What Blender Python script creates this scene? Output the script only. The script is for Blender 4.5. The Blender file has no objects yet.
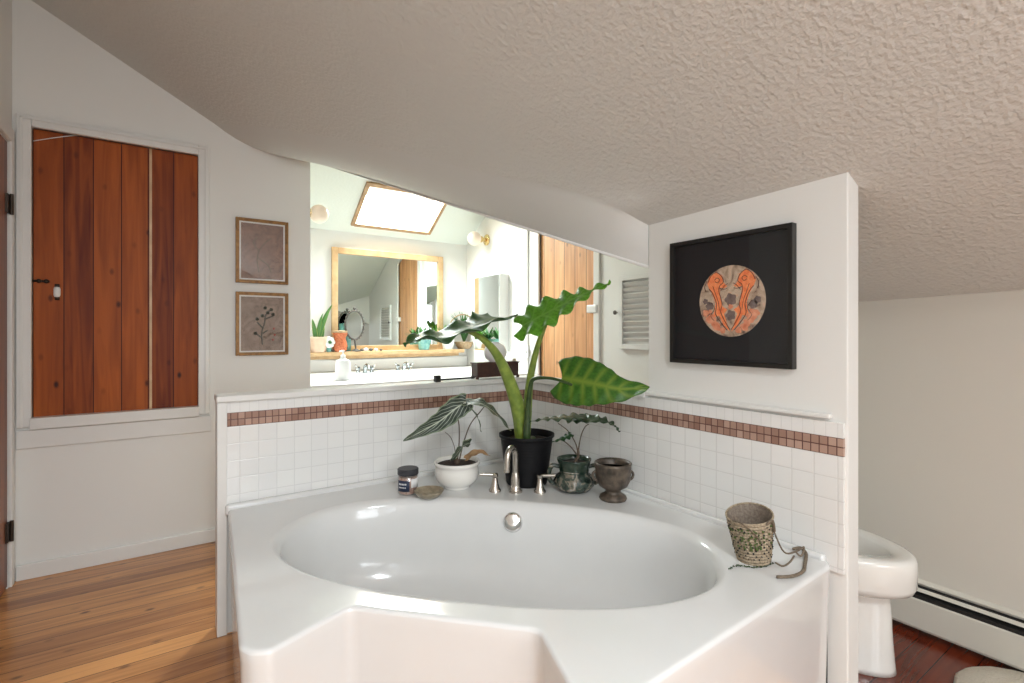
import bpy, bmesh, math, random
from mathutils import Vector, Matrix
random.seed(7)
PI = math.pi
S = 1.25                      # camera height in metres; layout numbers are in units of it
sc = bpy.context.scene
col = sc.collection
FPX, CX, HY = 502.0, 512.0, 332.0
FW = Vector((.5635, .8261, 0)); RT = Vector((.8261, -.5635, 0)); UP = Vector((0, 0, 1))

# ---------- surveying helpers: where a sight line meets a real plane ----------
def ray(u, v):
    return FW + RT * ((u - CX) / FPX) + UP * ((HY - v) / FPX)
def at(u, v, x=None, y=None, z=None):
    r = ray(u, v)
    if x is not None: t = x / r.x
    elif y is not None: t = y / r.y
    else: t = (z - 1) / r.z
    return Vector((0, 0, 1)) * S + r * (t * S)
def dp(u, v, t):
    return Vector((0, 0, S)) + ray(u, v) * (t * S)
def W(x, y, z):
    return Vector((x, y, z)) * S

# ---------- materials ----------
def nt(name):
    m = bpy.data.materials.new(name); m.use_nodes = True
    n = m.node_tree; b = n.nodes['Principled BSDF']
    return m, n, b
def setp(b, **k):
    for key, v in k.items():
        b.inputs[key.replace('_', ' ')].default_value = v
def plain(name, c, rough=.5, metal=0., coat=0., **k):
    m, n, b = nt(name)
    setp(b, Base_Color=(*c, 1), Roughness=rough, Metallic=metal)
    b.inputs['Coat Weight'].default_value = coat
    # faint procedural variation
    tc = n.nodes.new('ShaderNodeTexCoord'); no = n.nodes.new('ShaderNodeTexNoise')
    no.inputs['Scale'].default_value = 9; no.inputs['Detail'].default_value = 4
    mx = n.nodes.new('ShaderNodeMix'); mx.data_type = 'RGBA'
    mx.inputs[6].default_value = (*[x * .955 for x in c], 1); mx.inputs[7].default_value = (*c, 1)
    n.links.new(tc.outputs['Object'], no.inputs['Vector'])
    n.links.new(no.outputs['Fac'], mx.inputs[0]); n.links.new(mx.outputs[2], b.inputs['Base Color'])
    return m
def bumpy(name, c, rough, scale, strength, dist, detail=3, kind='noise', c2=None):
    m, n, b = nt(name)
    setp(b, Base_Color=(*c, 1), Roughness=rough)
    tc = n.nodes.new('ShaderNodeTexCoord')
    if kind == 'noise':
        t = n.nodes.new('ShaderNodeTexNoise'); t.inputs['Detail'].default_value = detail; o = t.outputs['Fac']
    else:
        t = n.nodes.new('ShaderNodeTexVoronoi'); o = t.outputs['Distance']
    t.inputs['Scale'].default_value = scale
    n.links.new(tc.outputs['Object'], t.inputs['Vector'])
    bp = n.nodes.new('ShaderNodeBump'); bp.inputs['Strength'].default_value = strength; bp.inputs['Distance'].default_value = dist
    n.links.new(o, bp.inputs['Height']); n.links.new(bp.outputs[0], b.inputs['Normal'])
    if c2:
        mx = n.nodes.new('ShaderNodeMix'); mx.data_type = 'RGBA'
        mx.inputs[6].default_value = (*c, 1); mx.inputs[7].default_value = (*c2, 1)
        n.links.new(o, mx.inputs[0]); n.links.new(mx.outputs[2], b.inputs['Base Color'])
    return m
def math_node(n, op, a, b=None):
    x = n.nodes.new('ShaderNodeMath'); x.operation = op
    for i, q in enumerate((a, b)):
        if q is None: continue
        if isinstance(q, (int, float)): x.inputs[i].default_value = q
        else: n.links.new(q, x.inputs[i])
    return x.outputs[0]
def ramp(n, fac, stops):
    r = n.nodes.new('ShaderNodeValToRGB'); e = r.color_ramp.elements
    while len(e) < len(stops): e.new(.5)
    for el, (p, c) in zip(e, stops):
        el.position = p; el.color = (*c, 1)
    n.links.new(fac, r.inputs[0]); return r.outputs[0]
def wood(name, dark, light, plank, across, along, rough=.35, groove=.03, origin=0., knots=.5, coat=0., vary=.35):
    """planks of width `plank` (m) counted along axis `across`, grain running on axis `along` (object space)"""
    m, n, b = nt(name); setp(b, Roughness=rough); b.inputs['Coat Weight'].default_value = coat
    tc = n.nodes.new('ShaderNodeTexCoord'); sp = n.nodes.new('ShaderNodeSeparateXYZ')
    n.links.new(tc.outputs['Object'], sp.inputs[0])
    ax = sp.outputs['XYZ'.index(across)]; al = sp.outputs['XYZ'.index(along)]
    q = math_node(n, 'DIVIDE', math_node(n, 'SUBTRACT', ax, origin), plank)
    idx = math_node(n, 'FLOOR', q); fr = math_node(n, 'FRACT', q)
    wn = n.nodes.new('ShaderNodeTexWhiteNoise'); wn.noise_dimensions = '1D'; n.links.new(idx, wn.inputs['W'])
    # grain
    cb = n.nodes.new('ShaderNodeCombineXYZ')
    n.links.new(math_node(n, 'MULTIPLY', ax, 26), cb.inputs[0])
    n.links.new(math_node(n, 'MULTIPLY', al, 1.6), cb.inputs[1])
    n.links.new(math_node(n, 'MULTIPLY', idx, 7.3), cb.inputs[2])
    g = n.nodes.new('ShaderNodeTexNoise'); g.inputs['Scale'].default_value = 1; g.inputs['Detail'].default_value = 7
    g.inputs['Distortion'].default_value = .9
    n.links.new(cb.outputs[0], g.inputs['Vector'])
    f = math_node(n, 'ADD', math_node(n, 'MULTIPLY', g.outputs['Fac'], 1 - vary + .15),
                  math_node(n, 'MULTIPLY', wn.outputs['Value'], vary))
    base = ramp(n, f, [(.28, dark), (.78, light)])
    # knots
    cb2 = n.nodes.new('ShaderNodeCombineXYZ')
    n.links.new(math_node(n, 'MULTIPLY', ax, 7.5), cb2.inputs[0])
    n.links.new(math_node(n, 'MULTIPLY', al, 4.2), cb2.inputs[1])
    vo = n.nodes.new('ShaderNodeTexVoronoi'); vo.voronoi_dimensions = '2D'; vo.inputs['Scale'].default_value = 1
    n.links.new(cb2.outputs[0], vo.inputs['Vector'])
    kn = ramp(n, vo.outputs['Distance'], [(.035, (knots,) * 3), (.10, (0, 0, 0))])
    spc = n.nodes.new('ShaderNodeSeparateColor'); n.links.new(vo.outputs['Color'], spc.inputs[0])
    kn = math_node(n, 'MULTIPLY', kn, math_node(n, 'POWER', spc.outputs[0], 1.6))
    mx = n.nodes.new('ShaderNodeMix'); mx.data_type = 'RGBA'
    n.links.new(kn, mx.inputs[0]); n.links.new(base, mx.inputs[6])
    mx.inputs[7].default_value = (*[x * .25 for x in dark], 1)
    # grooves
    e = math_node(n, 'MINIMUM', fr, math_node(n, 'SUBTRACT', 1, fr))
    gr = math_node(n, 'LESS_THAN', e, groove)
    mx2 = n.nodes.new('ShaderNodeMix'); mx2.data_type = 'RGBA'
    n.links.new(gr, mx2.inputs[0]); n.links.new(mx.outputs[2], mx2.inputs[6])
    mx2.inputs[7].default_value = (*[x * .3 for x in dark], 1)
    n.links.new(mx2.outputs[2], b.inputs['Base Color'])
    bp = n.nodes.new('ShaderNodeBump'); bp.inputs['Strength'].default_value = .25; bp.inputs['Distance'].default_value = .002
    n.links.new(g.outputs['Fac'], bp.inputs['Height']); n.links.new(bp.outputs[0], b.inputs['Normal'])
    return m
def tile_mat(name, axis, c1, c2, grout, size, height, z0, mortar=.035, rough=.18, a0=0., bump=.4):
    m, n, b = nt(name); setp(b, Roughness=rough)
    tc = n.nodes.new('ShaderNodeTexCoord'); sp = n.nodes.new('ShaderNodeSeparateXYZ')
    n.links.new(tc.outputs['Object'], sp.inputs[0])
    a = sp.outputs['XYZ'.index(axis)]; z = sp.outputs[2]
    qa = math_node(n, 'DIVIDE', math_node(n, 'SUBTRACT', a, a0), size)
    qz = math_node(n, 'DIVIDE', math_node(n, 'SUBTRACT', z, z0), height)
    cb = n.nodes.new('ShaderNodeCombineXYZ')
    n.links.new(math_node(n, 'FLOOR', qa), cb.inputs[0]); n.links.new(math_node(n, 'FLOOR', qz), cb.inputs[1])
    wn = n.nodes.new('ShaderNodeTexWhiteNoise'); wn.noise_dimensions = '2D'; n.links.new(cb.outputs[0], wn.inputs['Vector'])
    colr = ramp(n, wn.outputs['Value'], [(0, c1), (1, c2)])
    ds = []
    for q in (qa, qz):
        fr = math_node(n, 'FRACT', q)
        ds.append(math_node(n, 'MINIMUM', fr, math_node(n, 'SUBTRACT', 1, fr)))
    e = math_node(n, 'MINIMUM', ds[0], ds[1])
    gr = math_node(n, 'LESS_THAN', e, mortar)
    mx = n.nodes.new('ShaderNodeMix'); mx.data_type = 'RGBA'
    n.links.new(gr, mx.inputs[0]); n.links.new(colr, mx.inputs[6]); mx.inputs[7].default_value = (*grout, 1)
    n.links.new(mx.outputs[2], b.inputs['Base Color'])
    h = math_node(n, 'MINIMUM', math_node(n, 'DIVIDE', e, mortar * 2.2), 1.0)
    bp = n.nodes.new('ShaderNodeBump'); bp.inputs['Strength'].default_value = bump; bp.inputs['Distance'].default_value = .0015
    n.links.new(h, bp.inputs['Height']); n.links.new(bp.outputs[0], b.inputs['Normal'])
    return m
def leaf_mat(name, body, vein, edge=None, nveins=7, vw=.10, rough=.35, sheen=0., trans=.25, skew=.55):
    """UV: u along the midrib, v across -1..1 mapped to 0..1"""
    m, n, b = nt(name); setp(b, Roughness=rough)
    uv = n.nodes.new('ShaderNodeUVMap'); sp = n.nodes.new('ShaderNodeSeparateXYZ'); n.links.new(uv.outputs[0], sp.inputs[0])
    s = sp.outputs[0]; t = math_node(n, 'ABSOLUTE', math_node(n, 'SUBTRACT', math_node(n, 'MULTIPLY', sp.outputs[1], 2), 1))
    q = math_node(n, 'MULTIPLY', math_node(n, 'SUBTRACT', s, math_node(n, 'MULTIPLY', t, skew * .35)), nveins)
    fr = math_node(n, 'FRACT', q)
    e = math_node(n, 'MINIMUM', fr, math_node(n, 'SUBTRACT', 1, fr))
    side = math_node(n, 'SUBTRACT', 1, math_node(n, 'MINIMUM', math_node(n, 'DIVIDE', e, vw), 1.0))
    side = math_node(n, 'MULTIPLY', side, math_node(n, 'SUBTRACT', 1, math_node(n, 'MULTIPLY', t, .6)))
    mid = math_node(n, 'SUBTRACT', 1, math_node(n, 'MINIMUM', math_node(n, 'DIVIDE', t, vw * .7), 1.0))
    v = math_node(n, 'MAXIMUM', side, mid)
    no = n.nodes.new('ShaderNodeTexNoise'); no.inputs['Scale'].default_value = 25
    c0 = ramp(n, no.outputs['Fac'], [(.3, [x * .75 for x in body]), (.7, [min(1, x * 1.2) for x in body])])
    mx = n.nodes.new('ShaderNodeMix'); mx.data_type = 'RGBA'
    n.links.new(v, mx.inputs[0]); n.links.new(c0, mx.inputs[6]); mx.inputs[7].default_value = (*vein, 1)
    out = mx.outputs[2]
    if edge:
        ed = math_node(n, 'GREATER_THAN', t, .88)
        m2 = n.nodes.new('ShaderNodeMix'); m2.data_type = 'RGBA'
        n.links.new(ed, m2.inputs[0]); n.links.new(out, m2.inputs[6]); m2.inputs[7].default_value = (*edge, 1)
        out = m2.outputs[2]
    n.links.new(out, b.inputs['Base Color'])
    tr = n.nodes.new('ShaderNodeBsdfTranslucent'); n.links.new(out, tr.inputs[0])
    ms = n.nodes.new('ShaderNodeMixShader'); ms.inputs[0].default_value = trans
    o = n.nodes['Material Output']
    n.links.new(b.outputs[0], ms.inputs[1]); n.links.new(tr.outputs[0], ms.inputs[2]); n.links.new(ms.outputs[0], o.inputs[0])
    return m
def glassy(name, tint=(1, 1, 1), gloss=.1, rough=.02):
    m, n, b = nt(name); o = n.nodes['Material Output']
    tr = n.nodes.new('ShaderNodeBsdfTransparent'); tr.inputs[0].default_value = (*tint, 1)
    gl = n.nodes.new('ShaderNodeBsdfGlossy'); gl.inputs['Roughness'].default_value = rough
    ms = n.nodes.new('ShaderNodeMixShader'); ms.inputs[0].default_value = gloss
    n.links.new(tr.outputs[0], ms.inputs[1]); n.links.new(gl.outputs[0], ms.inputs[2]); n.links.new(ms.outputs[0], o.inputs[0])
    return m
def emis(name, c, e, rough=.3):
    m, n, b = nt(name); setp(b, Base_Color=(*c, 1), Roughness=rough)
    b.inputs['Emission Color'].default_value = (*c, 1); b.inputs['Emission Strength'].default_value = e
    return m
def noisy(name, stops, scale, rough=.5, metal=0., bump=.3, dist=.002, distort=0.):
    m, n, b = nt(name); setp(b, Roughness=rough, Metallic=metal)
    tc = n.nodes.new('ShaderNodeTexCoord'); no = n.nodes.new('ShaderNodeTexNoise')
    no.inputs['Scale'].default_value = scale; no.inputs['Detail'].default_value = 5; no.inputs['Distortion'].default_value = distort
    n.links.new(tc.outputs['Object'], no.inputs['Vector'])
    n.links.new(ramp(n, no.outputs['Fac'], stops), b.inputs['Base Color'])
    bp = n.nodes.new('ShaderNodeBump'); bp.inputs['Strength'].default_value = bump; bp.inputs['Distance'].default_value = dist
    n.links.new(no.outputs['Fac'], bp.inputs['Height']); n.links.new(bp.outputs[0], b.inputs['Normal'])
    return m

M = {}
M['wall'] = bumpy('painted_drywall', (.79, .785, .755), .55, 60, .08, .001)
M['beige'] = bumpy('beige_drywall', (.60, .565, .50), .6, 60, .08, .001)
M['ceil'] = bumpy('textured_ceiling_paint', (.65, .64, .61), .65, 62, .8, .008, detail=2.2)
M['ceil_s'] = bumpy('smooth_header_plaster', (.65, .645, .62), .6, 30, .18, .004)
M['ceil2'] = bumpy('far_ceiling_paint', (.72, .76, .71), .7, 50, .3, .004)
M['trim'] = plain('gloss_white_trim', (.78, .775, .75), .3)
M['white'] = plain('white_paint', (.82, .82, .8), .35)
M['acrylic'] = plain('white_acrylic', (.72, .722, .712), .16, coat=.4)
M['ceramic'] = plain('white_porcelain', (.84, .82, .77), .08, coat=.6)
M['tileX'] = tile_mat('white_tile_on_x', 'X', (.79, .79, .78), (.82, .82, .80), (.70, .70, .69), .0712, .0712, .686 * S, .022, a0=.1)
M['tileT'] = tile_mat('white_border_tile_x', 'X', (.79, .79, .78), (.82, .82, .80), (.70, .70, .69), .0356, .09, .73 * S, .022, a0=.1)
M['tileU'] = tile_mat('white_border_tile_y', 'Y', (.79, .79, .77), (.82, .81, .79), (.70, .69, .67), .0356, .09, .73 * S, .022, a0=.585 * S)
M['tileY'] = tile_mat('white_tile_on_y', 'Y', (.79, .79, .77), (.82, .81, .79), (.70, .69, .67), .0712, .0712, .686 * S, .022, a0=.585 * S)
M['mosX'] = tile_mat('mosaic_tile_on_x', 'X', (.26, .135, .095), (.46, .29, .22), (.10, .035, .028), .0262, .0287, .686 * S, .06, .3)
M['mosY'] = tile_mat('mosaic_tile_on_y', 'Y', (.27, .145, .105), (.48, .32, .25), (.10, .035, .028), .0262, .0287, .686 * S, .06, .3)
M['floor_red'] = wood('dark_red_shaded_floor', (.045, .006, .003), (.17, .028, .010), .095, 'Y', 'X', .25, .018, knots=.6, coat=.25, vary=.4)  # same boards as the pine floor, with the nook's shade put into the colour
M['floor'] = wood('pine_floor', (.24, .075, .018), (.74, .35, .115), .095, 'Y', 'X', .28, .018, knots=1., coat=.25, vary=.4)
M['cedar'] = wood('cedar_planks', (.13, .017, .002), (.42, .098, .012), .1194, 'X', 'Z', .5, .018, origin=-.3582, knots=1., vary=.32)
M['cedar'].node_tree.nodes['Principled BSDF'].inputs['Specular IOR Level'].default_value = .25
M['door_red'] = wood('stained_door', (.12, .03, .01), (.30, .09, .025), .12, 'Y', 'Z', .4, .015, knots=.7)
M['pine'] = wood('light_pine_planks', (.50, .22, .085), (.80, .45, .22), .128, 'Y', 'Z', .45, .022, origin=.03, knots=.7, vary=.25)
M['oak'] = noisy('pale_oak', [(.3, (.50, .31, .15)), (.7, (.68, .47, .26))], 14, .4, bump=.1)
M['gilt'] = noisy('gilded_wood', [(.3, (.17, .075, .02)), (.7, (.36, .19, .055))], 40, .35, .25, .2)
M['black'] = plain('black_paint', (.012, .011, .010), .35)
M['blackpl'] = plain('black_plastic', (.006, .006, .007), .5)
M['blackpl'].node_tree.nodes['Principled BSDF'].inputs['Specular IOR Level'].default_value = .2
M['mat_black'] = plain('black_mount_board', (.008, .009, .012), .5)
M['chrome'] = plain('chrome', (.85, .85, .85), .06, 1.)
M['nickel'] = plain('brushed_nickel', (.56, .52, .47), .24, 1.)
M['brass'] = plain('brass', (.75, .55, .25), .2, 1.)
M['iron'] = plain('aged_iron', (.05, .035, .025), .45, .6)
M['mirror'] = plain('mirror_silver', (.86, .92, .89), .01, 1.)
M['glass'] = glassy('clear_pane', (1, 1, 1), .06)
M['picglass'] = glassy('picture_glass', (1, 1, 1), .08, .01)
M['jarglass'] = glassy('jar_glass', (.93, .96, .97), .2)
M['globe'] = emis('opal_globe', (.80, .66, .54), .12)
M['steel'] = plain('sink_steel', (.42, .45, .46), .15, 1.)
M['skyframe'] = noisy('skylight_wood', [(.3, (.34, .20, .10)), (.7, (.48, .31, .17))], 14, .5, bump=.1)
M['soil'] = noisy('potting_soil', [(.3, (.012, .008, .005)), (.7, (.05, .03, .018))], 90, .9, bump=1, dist=.006)
M['stem'] = noisy('lime_stalk', [(.3, (.13, .20, .03)), (.7, (.26, .34, .06))], 30, .35, bump=.1)
M['stem_dark'] = noisy('dark_stalk', [(.3, (.02, .045, .012)), (.7, (.05, .09, .025))], 30, .35, bump=.1)
M['stem_brown'] = noisy('brown_stalk', [(.3, (.05, .03, .02)), (.7, (.12, .085, .05))], 40, .5, bump=.2)
M['leafA'] = leaf_mat('dark_sheen_leaf', (.030, .105, .022), (.10, .22, .05), nveins=9, vw=.12, rough=.32, trans=.25)
M['leafB'] = leaf_mat('bright_leaf', (.14, .38, .03), (.22, .46, .07), nveins=8, vw=.14, rough=.35, trans=.4)
M['leafC'] = leaf_mat('yellow_veined_leaf', (.045, .15, .014), (.20, .30, .035), nveins=7, vw=.30, rough=.33, trans=.25, skew=.4)
M['leafP'] = leaf_mat('white_veined_leaf', (.010, .026, .010), (.58, .64, .50), edge=(.22, .28, .17), nveins=8, vw=.13, rough=.5, trans=.08, skew=1.2)
M['leafD'] = leaf_mat('small_dark_leaf', (.018, .055, .018), (.06, .11, .04), nveins=8, vw=.1, rough=.35, trans=.15)
M['leafF'] = leaf_mat('fern_leaf', (.08, .22, .06), (.14, .30, .09), nveins=8, vw=.1, rough=.5, trans=.3)
M['snake'] = leaf_mat('snake_leaf', (.06, .19, .035), (.10, .26, .06), edge=(.35, .42, .10), nveins=12, vw=.3, rough=.35, trans=.1)
M['deadleaf'] = noisy('dry_leaf', [(.3, (.22, .12, .05)), (.7, (.42, .27, .14))], 30, .7)
M['clay_green'] = noisy('green_glazed_clay', [(.35, (.012, .022, .016)), (.5, (.05, .07, .055)), (.62, (.24, .20, .15)), (.75, (.40, .40, .37))], 26, .16, bump=.9, dist=.008, distort=1.2)
M['clay_dark'] = noisy('dark_glaze', [(.4, (.012, .03, .02)), (.75, (.06, .075, .05))], 30, .15, bump=.3)
M['bronze'] = noisy('aged_bronze_clay', [(.3, (.045, .036, .028)), (.7, (.15, .115, .085))], 34, .42, .25, .8, .004)
M['dish'] = noisy('stone_dish', [(.3, (.20, .165, .11)), (.7, (.36, .30, .21))], 50, .45, bump=.3)
M['crochet'] = noisy('woven_jute', [(.3, (.20, .15, .09)), (.7, (.48, .39, .28))], 140, .85, bump=.8)
M['crochet_in'] = noisy('woven_jute_inside', [(.3, (.17, .13, .10)), (.7, (.30, .25, .20))], 140, .9, bump=.8)
M['strap'] = noisy('grey_brown_cord', [(.3, (.10, .075, .05)), (.7, (.22, .17, .12))], 150, .85, bump=.8)
M['bead'] = plain('green_bead_leaf', (.035, .06, .02), .5)
M['darkwood'] = noisy('dark_walnut', [(.3, (.035, .012, .008)), (.7, (.085, .032, .02))], 22, .3, bump=.1)
M['navy'] = plain('navy_label', (.02, .03, .07), .5)
M['silverpl'] = plain('ink_white', (.8, .8, .8), .5)
M['copper'] = noisy('copper_crystals', [(.3, (.34, .14, .09)), (.6, (.62, .40, .32)), (.8, (.80, .68, .62))], 120, .4, bump=.5)
M['slate_lid'] = plain('dark_grey_lid', (.035, .035, .042), .4)
M['terra'] = noisy('peach_pot', [(.3, (.62, .42, .30)), (.7, (.74, .54, .40))], 20, .6)
M['rust'] = noisy('rust_red', [(.3, (.35, .06, .02)), (.7, (.62, .20, .08))], 90, .5, bump=.5)
M['rattan'] = noisy('rattan', [(.3, (.30, .20, .11)), (.7, (.50, .36, .22))], 60, .6)
M['pewter'] = plain('pewter', (.10, .09, .08), .45, .5)
M['rug'] = bumpy('cream_pile', (.74, .68, .57), .95, 160, 1., .01, c2=(.62, .56, .46))
M['shadowgap'] = plain('painted_gap_shade', (.008, .007, .006), .7)  # near-black painted in for shade inside gaps, slots and weave openings
M['heater'] = plain('cream_enamel', (.60, .57, .50), .4)
M['blind'] = plain('blind_slat_white', (.85, .85, .84), .5)
M['teal'] = noisy('teal_glass', [(.3, (.10, .30, .29)), (.7, (.25, .48, .42))], 30, .2)
M['cream'] = plain('cream_card', (.74, .68, .52), .6)
M['towel'] = plain('white_ceramic_matte', (.86, .86, .85), .3)
M['plinth'] = noisy('worn_brown_base', [(.3, (.16, .10, .07)), (.7, (.30, .20, .15))], 20, .6)

# ---------- mesh building ----------
class MB:
    def __init__(s): s.bm = bmesh.new(); s.uv = None
    def box(s, a, b, rot=None, piv=None):
        a, b = Vector(a), Vector(b)
        vs = []
        for i in range(8):
            p = Vector((b.x if i & 1 else a.x, b.y if i & 2 else a.y, b.z if i & 4 else a.z))
            if rot is not None: p = piv + rot @ (p - piv)
            vs.append(s.bm.verts.new(p))
        for f in ((0, 2, 3, 1), (4, 5, 7, 6), (0, 1, 5, 4), (2, 6, 7, 3), (0, 4, 6, 2), (1, 3, 7, 5)):
            s.bm.faces.new([vs[i] for i in f])
        return s
    def rings(s, rings, close=True, cap0=False, cap1=False):
        R = [[s.bm.verts.new(p) for p in r] for r in rings]
        n = len(R[0])
        for i in range(len(R) - 1):
            for j in range(n if close else n - 1):
                k = (j + 1) % n
                s.bm.faces.new((R[i][j], R[i][k], R[i + 1][k], R[i + 1][j]))
        if cap0: s.bm.faces.new(list(reversed(R[0])))
        if cap1: s.bm.faces.new(R[-1])
        return s
    def lathe(s, c, prof, n=40, sx=1, sy=1, wob=None, cap0=True, cap1=True, rot=None):
        c = Vector(c); rs = []
        for (r, z) in prof:
            ring = []
            for j in range(n):
                a = 2 * PI * j / n
                rr = r * (wob(a, z) if wob else 1)
                p = Vector((rr * math.cos(a) * sx, rr * math.sin(a) * sy, z))
                if rot is not None: p = rot @ p
                ring.append(c + p)
            rs.append(ring)
        return s.rings(rs, True, cap0, cap1)
    def tube(s, pts, r, n=10, cap=True, sub=6):
        pts = [Vector(p) for p in pts]
        if sub > 1 and len(pts) > 2: 
            rr = r if isinstance(r, (list, tuple)) else [r] * len(pts)
            pts, r = smooth(pts, sub, rr)
        if not isinstance(r, (list, tuple)): r = [r] * len(pts)
        rs = []; prev = None
        for i, p in enumerate(pts):
            d = (pts[min(i + 1, len(pts) - 1)] - pts[max(i - 1, 0)]).normalized()
            if prev is None:
                a = Vector((0, 0, 1)) if abs(d.z) < .9 else Vector((1, 0, 0))
                prev = d.cross(a).normalized()
            prev = (prev - d * prev.dot(d)).normalized(); q = d.cross(prev)
            rs.append([p + (prev * math.cos(2 * PI * j / n) + q * math.sin(2 * PI * j / n)) * r[i] for j in range(n)])
        return s.rings(rs, True, cap, cap)
    def sphere(s, c, r, n=16, sz=1):
        m = [( r * math.sin(PI * k / n), -r * math.cos(PI * k / n) * sz) for k in range(n + 1)]
        m[0] = (r * .01, m[0][1]); m[-1] = (r * .01, m[-1][1])
        return s.lathe(c, m, 2 * n)
    def poly(s, pts):
        s.bm.faces.new([s.bm.verts.new(Vector(p)) for p in pts]); return s
    def prism(s, pts, off):
        off = Vector(off)
        a = [s.bm.verts.new(Vector(p)) for p in pts]; b = [s.bm.verts.new(Vector(p) + off) for p in pts]
        s.bm.faces.new(a); s.bm.faces.new(list(reversed(b)))
        for i in range(len(a)):
            k = (i + 1) % len(a); s.bm.faces.new((a[k], a[i], b[i], b[k]))
        return s
    def build(s, name, mat, parent=None, smooth=False, bevel=0., seg=2, base=None, solid=0., subsurf=0, label=None):
        bmesh.ops.recalc_face_normals(s.bm, faces=s.bm.faces) if not getattr(s, 'keepn', False) else None
        me = bpy.data.meshes.new(name)
        if parent is not None:
            r = parent
            while r.parent: r = r.parent
            off = r.location.copy()
        else:
            cs = [v.co for v in s.bm.verts]
            if base is not None: off = Vector(base)
            else:
                off = Vector(((min(c.x for c in cs) + max(c.x for c in cs)) / 2, (min(c.y for c in cs) + max(c.y for c in cs)) / 2, min(c.z for c in cs)))
        for v in s.bm.verts: v.co -= off
        s.bm.to_mesh(me); s.bm.free()
        o = bpy.data.objects.new(name, me); col.objects.link(o)
        if parent is not None: o.parent = parent
        else: o.location = off
        me.materials.append(mat if not isinstance(mat, str) else M[mat])
        if smooth:
            for p in me.polygons: p.use_smooth = True
            if smooth == 'auto':
                me.set_sharp_from_angle(angle=math.radians(38))
        if solid:
            md = o.modifiers.new('thick', 'SOLIDIFY'); md.thickness = solid; md.offset = 0
        if bevel:
            md = o.modifiers.new('bevel', 'BEVEL'); md.width = bevel; md.segments = seg; md.limit_method = 'ANGLE'
        if subsurf:
            md = o.modifiers.new('sub', 'SUBSURF'); md.levels = subsurf; md.render_levels = subsurf
        if label: o['label'] = label
        return o
def smooth(pts, sub, rad=None):
    out = []; ro = []
    n = len(pts)
    for i in range(n - 1):
        p0, p1, p2, p3 = pts[max(i - 1, 0)], pts[i], pts[i + 1], pts[min(i + 2, n - 1)]
        for k in range(sub):
            t = k / sub
            out.append(.5 * ((2 * p1) + (p2 - p0) * t + (2 * p0 - 5 * p1 + 4 * p2 - p3) * t * t + (3 * p1 - p0 - 3 * p2 + p3) * t ** 3))
            if rad: ro.append(rad[i] + (rad[i + 1] - rad[i]) * t)
    out.append(pts[-1])
    if rad: ro.append(rad[-1]); return out, ro
    return out
def tag(o, label, cat, group=None):
    o['label'] = label; o['category'] = cat
    if group: o['group'] = group
    return o
def thing(name, loc, label, cat, group=None):
    o = bpy.data.objects.new(name, None); col.objects.link(o); o.location = Vector(loc); o.empty_display_size = .05
    return tag(o, label, cat, group)
def struct(o): o['kind'] = 'structure'; return o

# =====================================================================
#  SETTING
# =====================================================================
XL, XP, XR = -.521, 1.405, 2.08          # left wall, partition face, right wall
YB, YN, YC, YF = -2.0, 1.91, 2.79, 3.73  # wall behind camera, half wall, cupboard wall, mirror wall
XE = .614                                # free end of the cupboard wall
CAP = .79
TH = .062
def zc(x, y):
    k = .548 if x < XP else .42
    return 1.39 + k * (XP - x) - .034 * (y - .88)

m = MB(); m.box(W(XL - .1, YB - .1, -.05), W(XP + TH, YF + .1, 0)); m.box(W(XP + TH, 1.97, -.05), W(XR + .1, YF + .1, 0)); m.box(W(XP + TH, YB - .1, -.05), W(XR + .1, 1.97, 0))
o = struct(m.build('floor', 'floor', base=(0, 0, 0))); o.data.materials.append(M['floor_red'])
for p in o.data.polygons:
    if p.index >= 12: p.material_index = 1  # nook boards take the shade-darkened wood

# wall_left with the opening for door_1
m = MB()
m.box(W(XL - .08, YB, 0), W(XL, -1.5, 2.75)); m.box(W(XL - .08, -.6, 0), W(XL, 1.93, 2.75))
m.box(W(XL - .08, -1.5, 0), W(XL, -.6, .75)); m.box(W(XL - .08, -1.5, 1.55), W(XL, -.6, 2.75))
m.box(W(XL - .08, 2.725, 0), W(XL, YC + .07, 2.75))
m.box(W(XL - .08, 1.93, 1.74), W(XL, 2.725, 2.75))
struct(m.build('wall_left', 'wall', base=(0, 0, 0)))
# cupboard wall with its opening
cx0, cx1, cz0, cz1 = -.462, .111, .650, 1.832
m = MB()
m.box(W(XL - .08, YC, 0), W(cx0, YC + .07, 2.75))
m.box(W(cx1, YC, 0), W(XE, YC + .07, 2.6))
m.box(W(cx0, YC, 0), W(cx1, YC + .07, cz0))
m.box(W(cx0, YC, cz1), W(cx1, YC + .07, 2.75))
struct(m.build('wall_back', 'wall', base=(0, 0, 0)))
# wall_front (behind camera) with window opening
wx0, wx1, wz0, wz1 = -.45, .75, .62, 1.55
m = MB()
m.box(W(XL - .08, YB - .08, 0), W(wx0, YB, 2.75)); m.box(W(wx1, YB - .08, 0), W(XR + .08, YB, 2.75))
m.box(W(wx0, YB - .08, 0), W(wx1, YB, wz0)); m.box(W(wx0, YB - .08, wz1), W(wx1, YB, 2.75))
struct(m.build('wall_front', 'wall', base=(0, 0, 0)))
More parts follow.
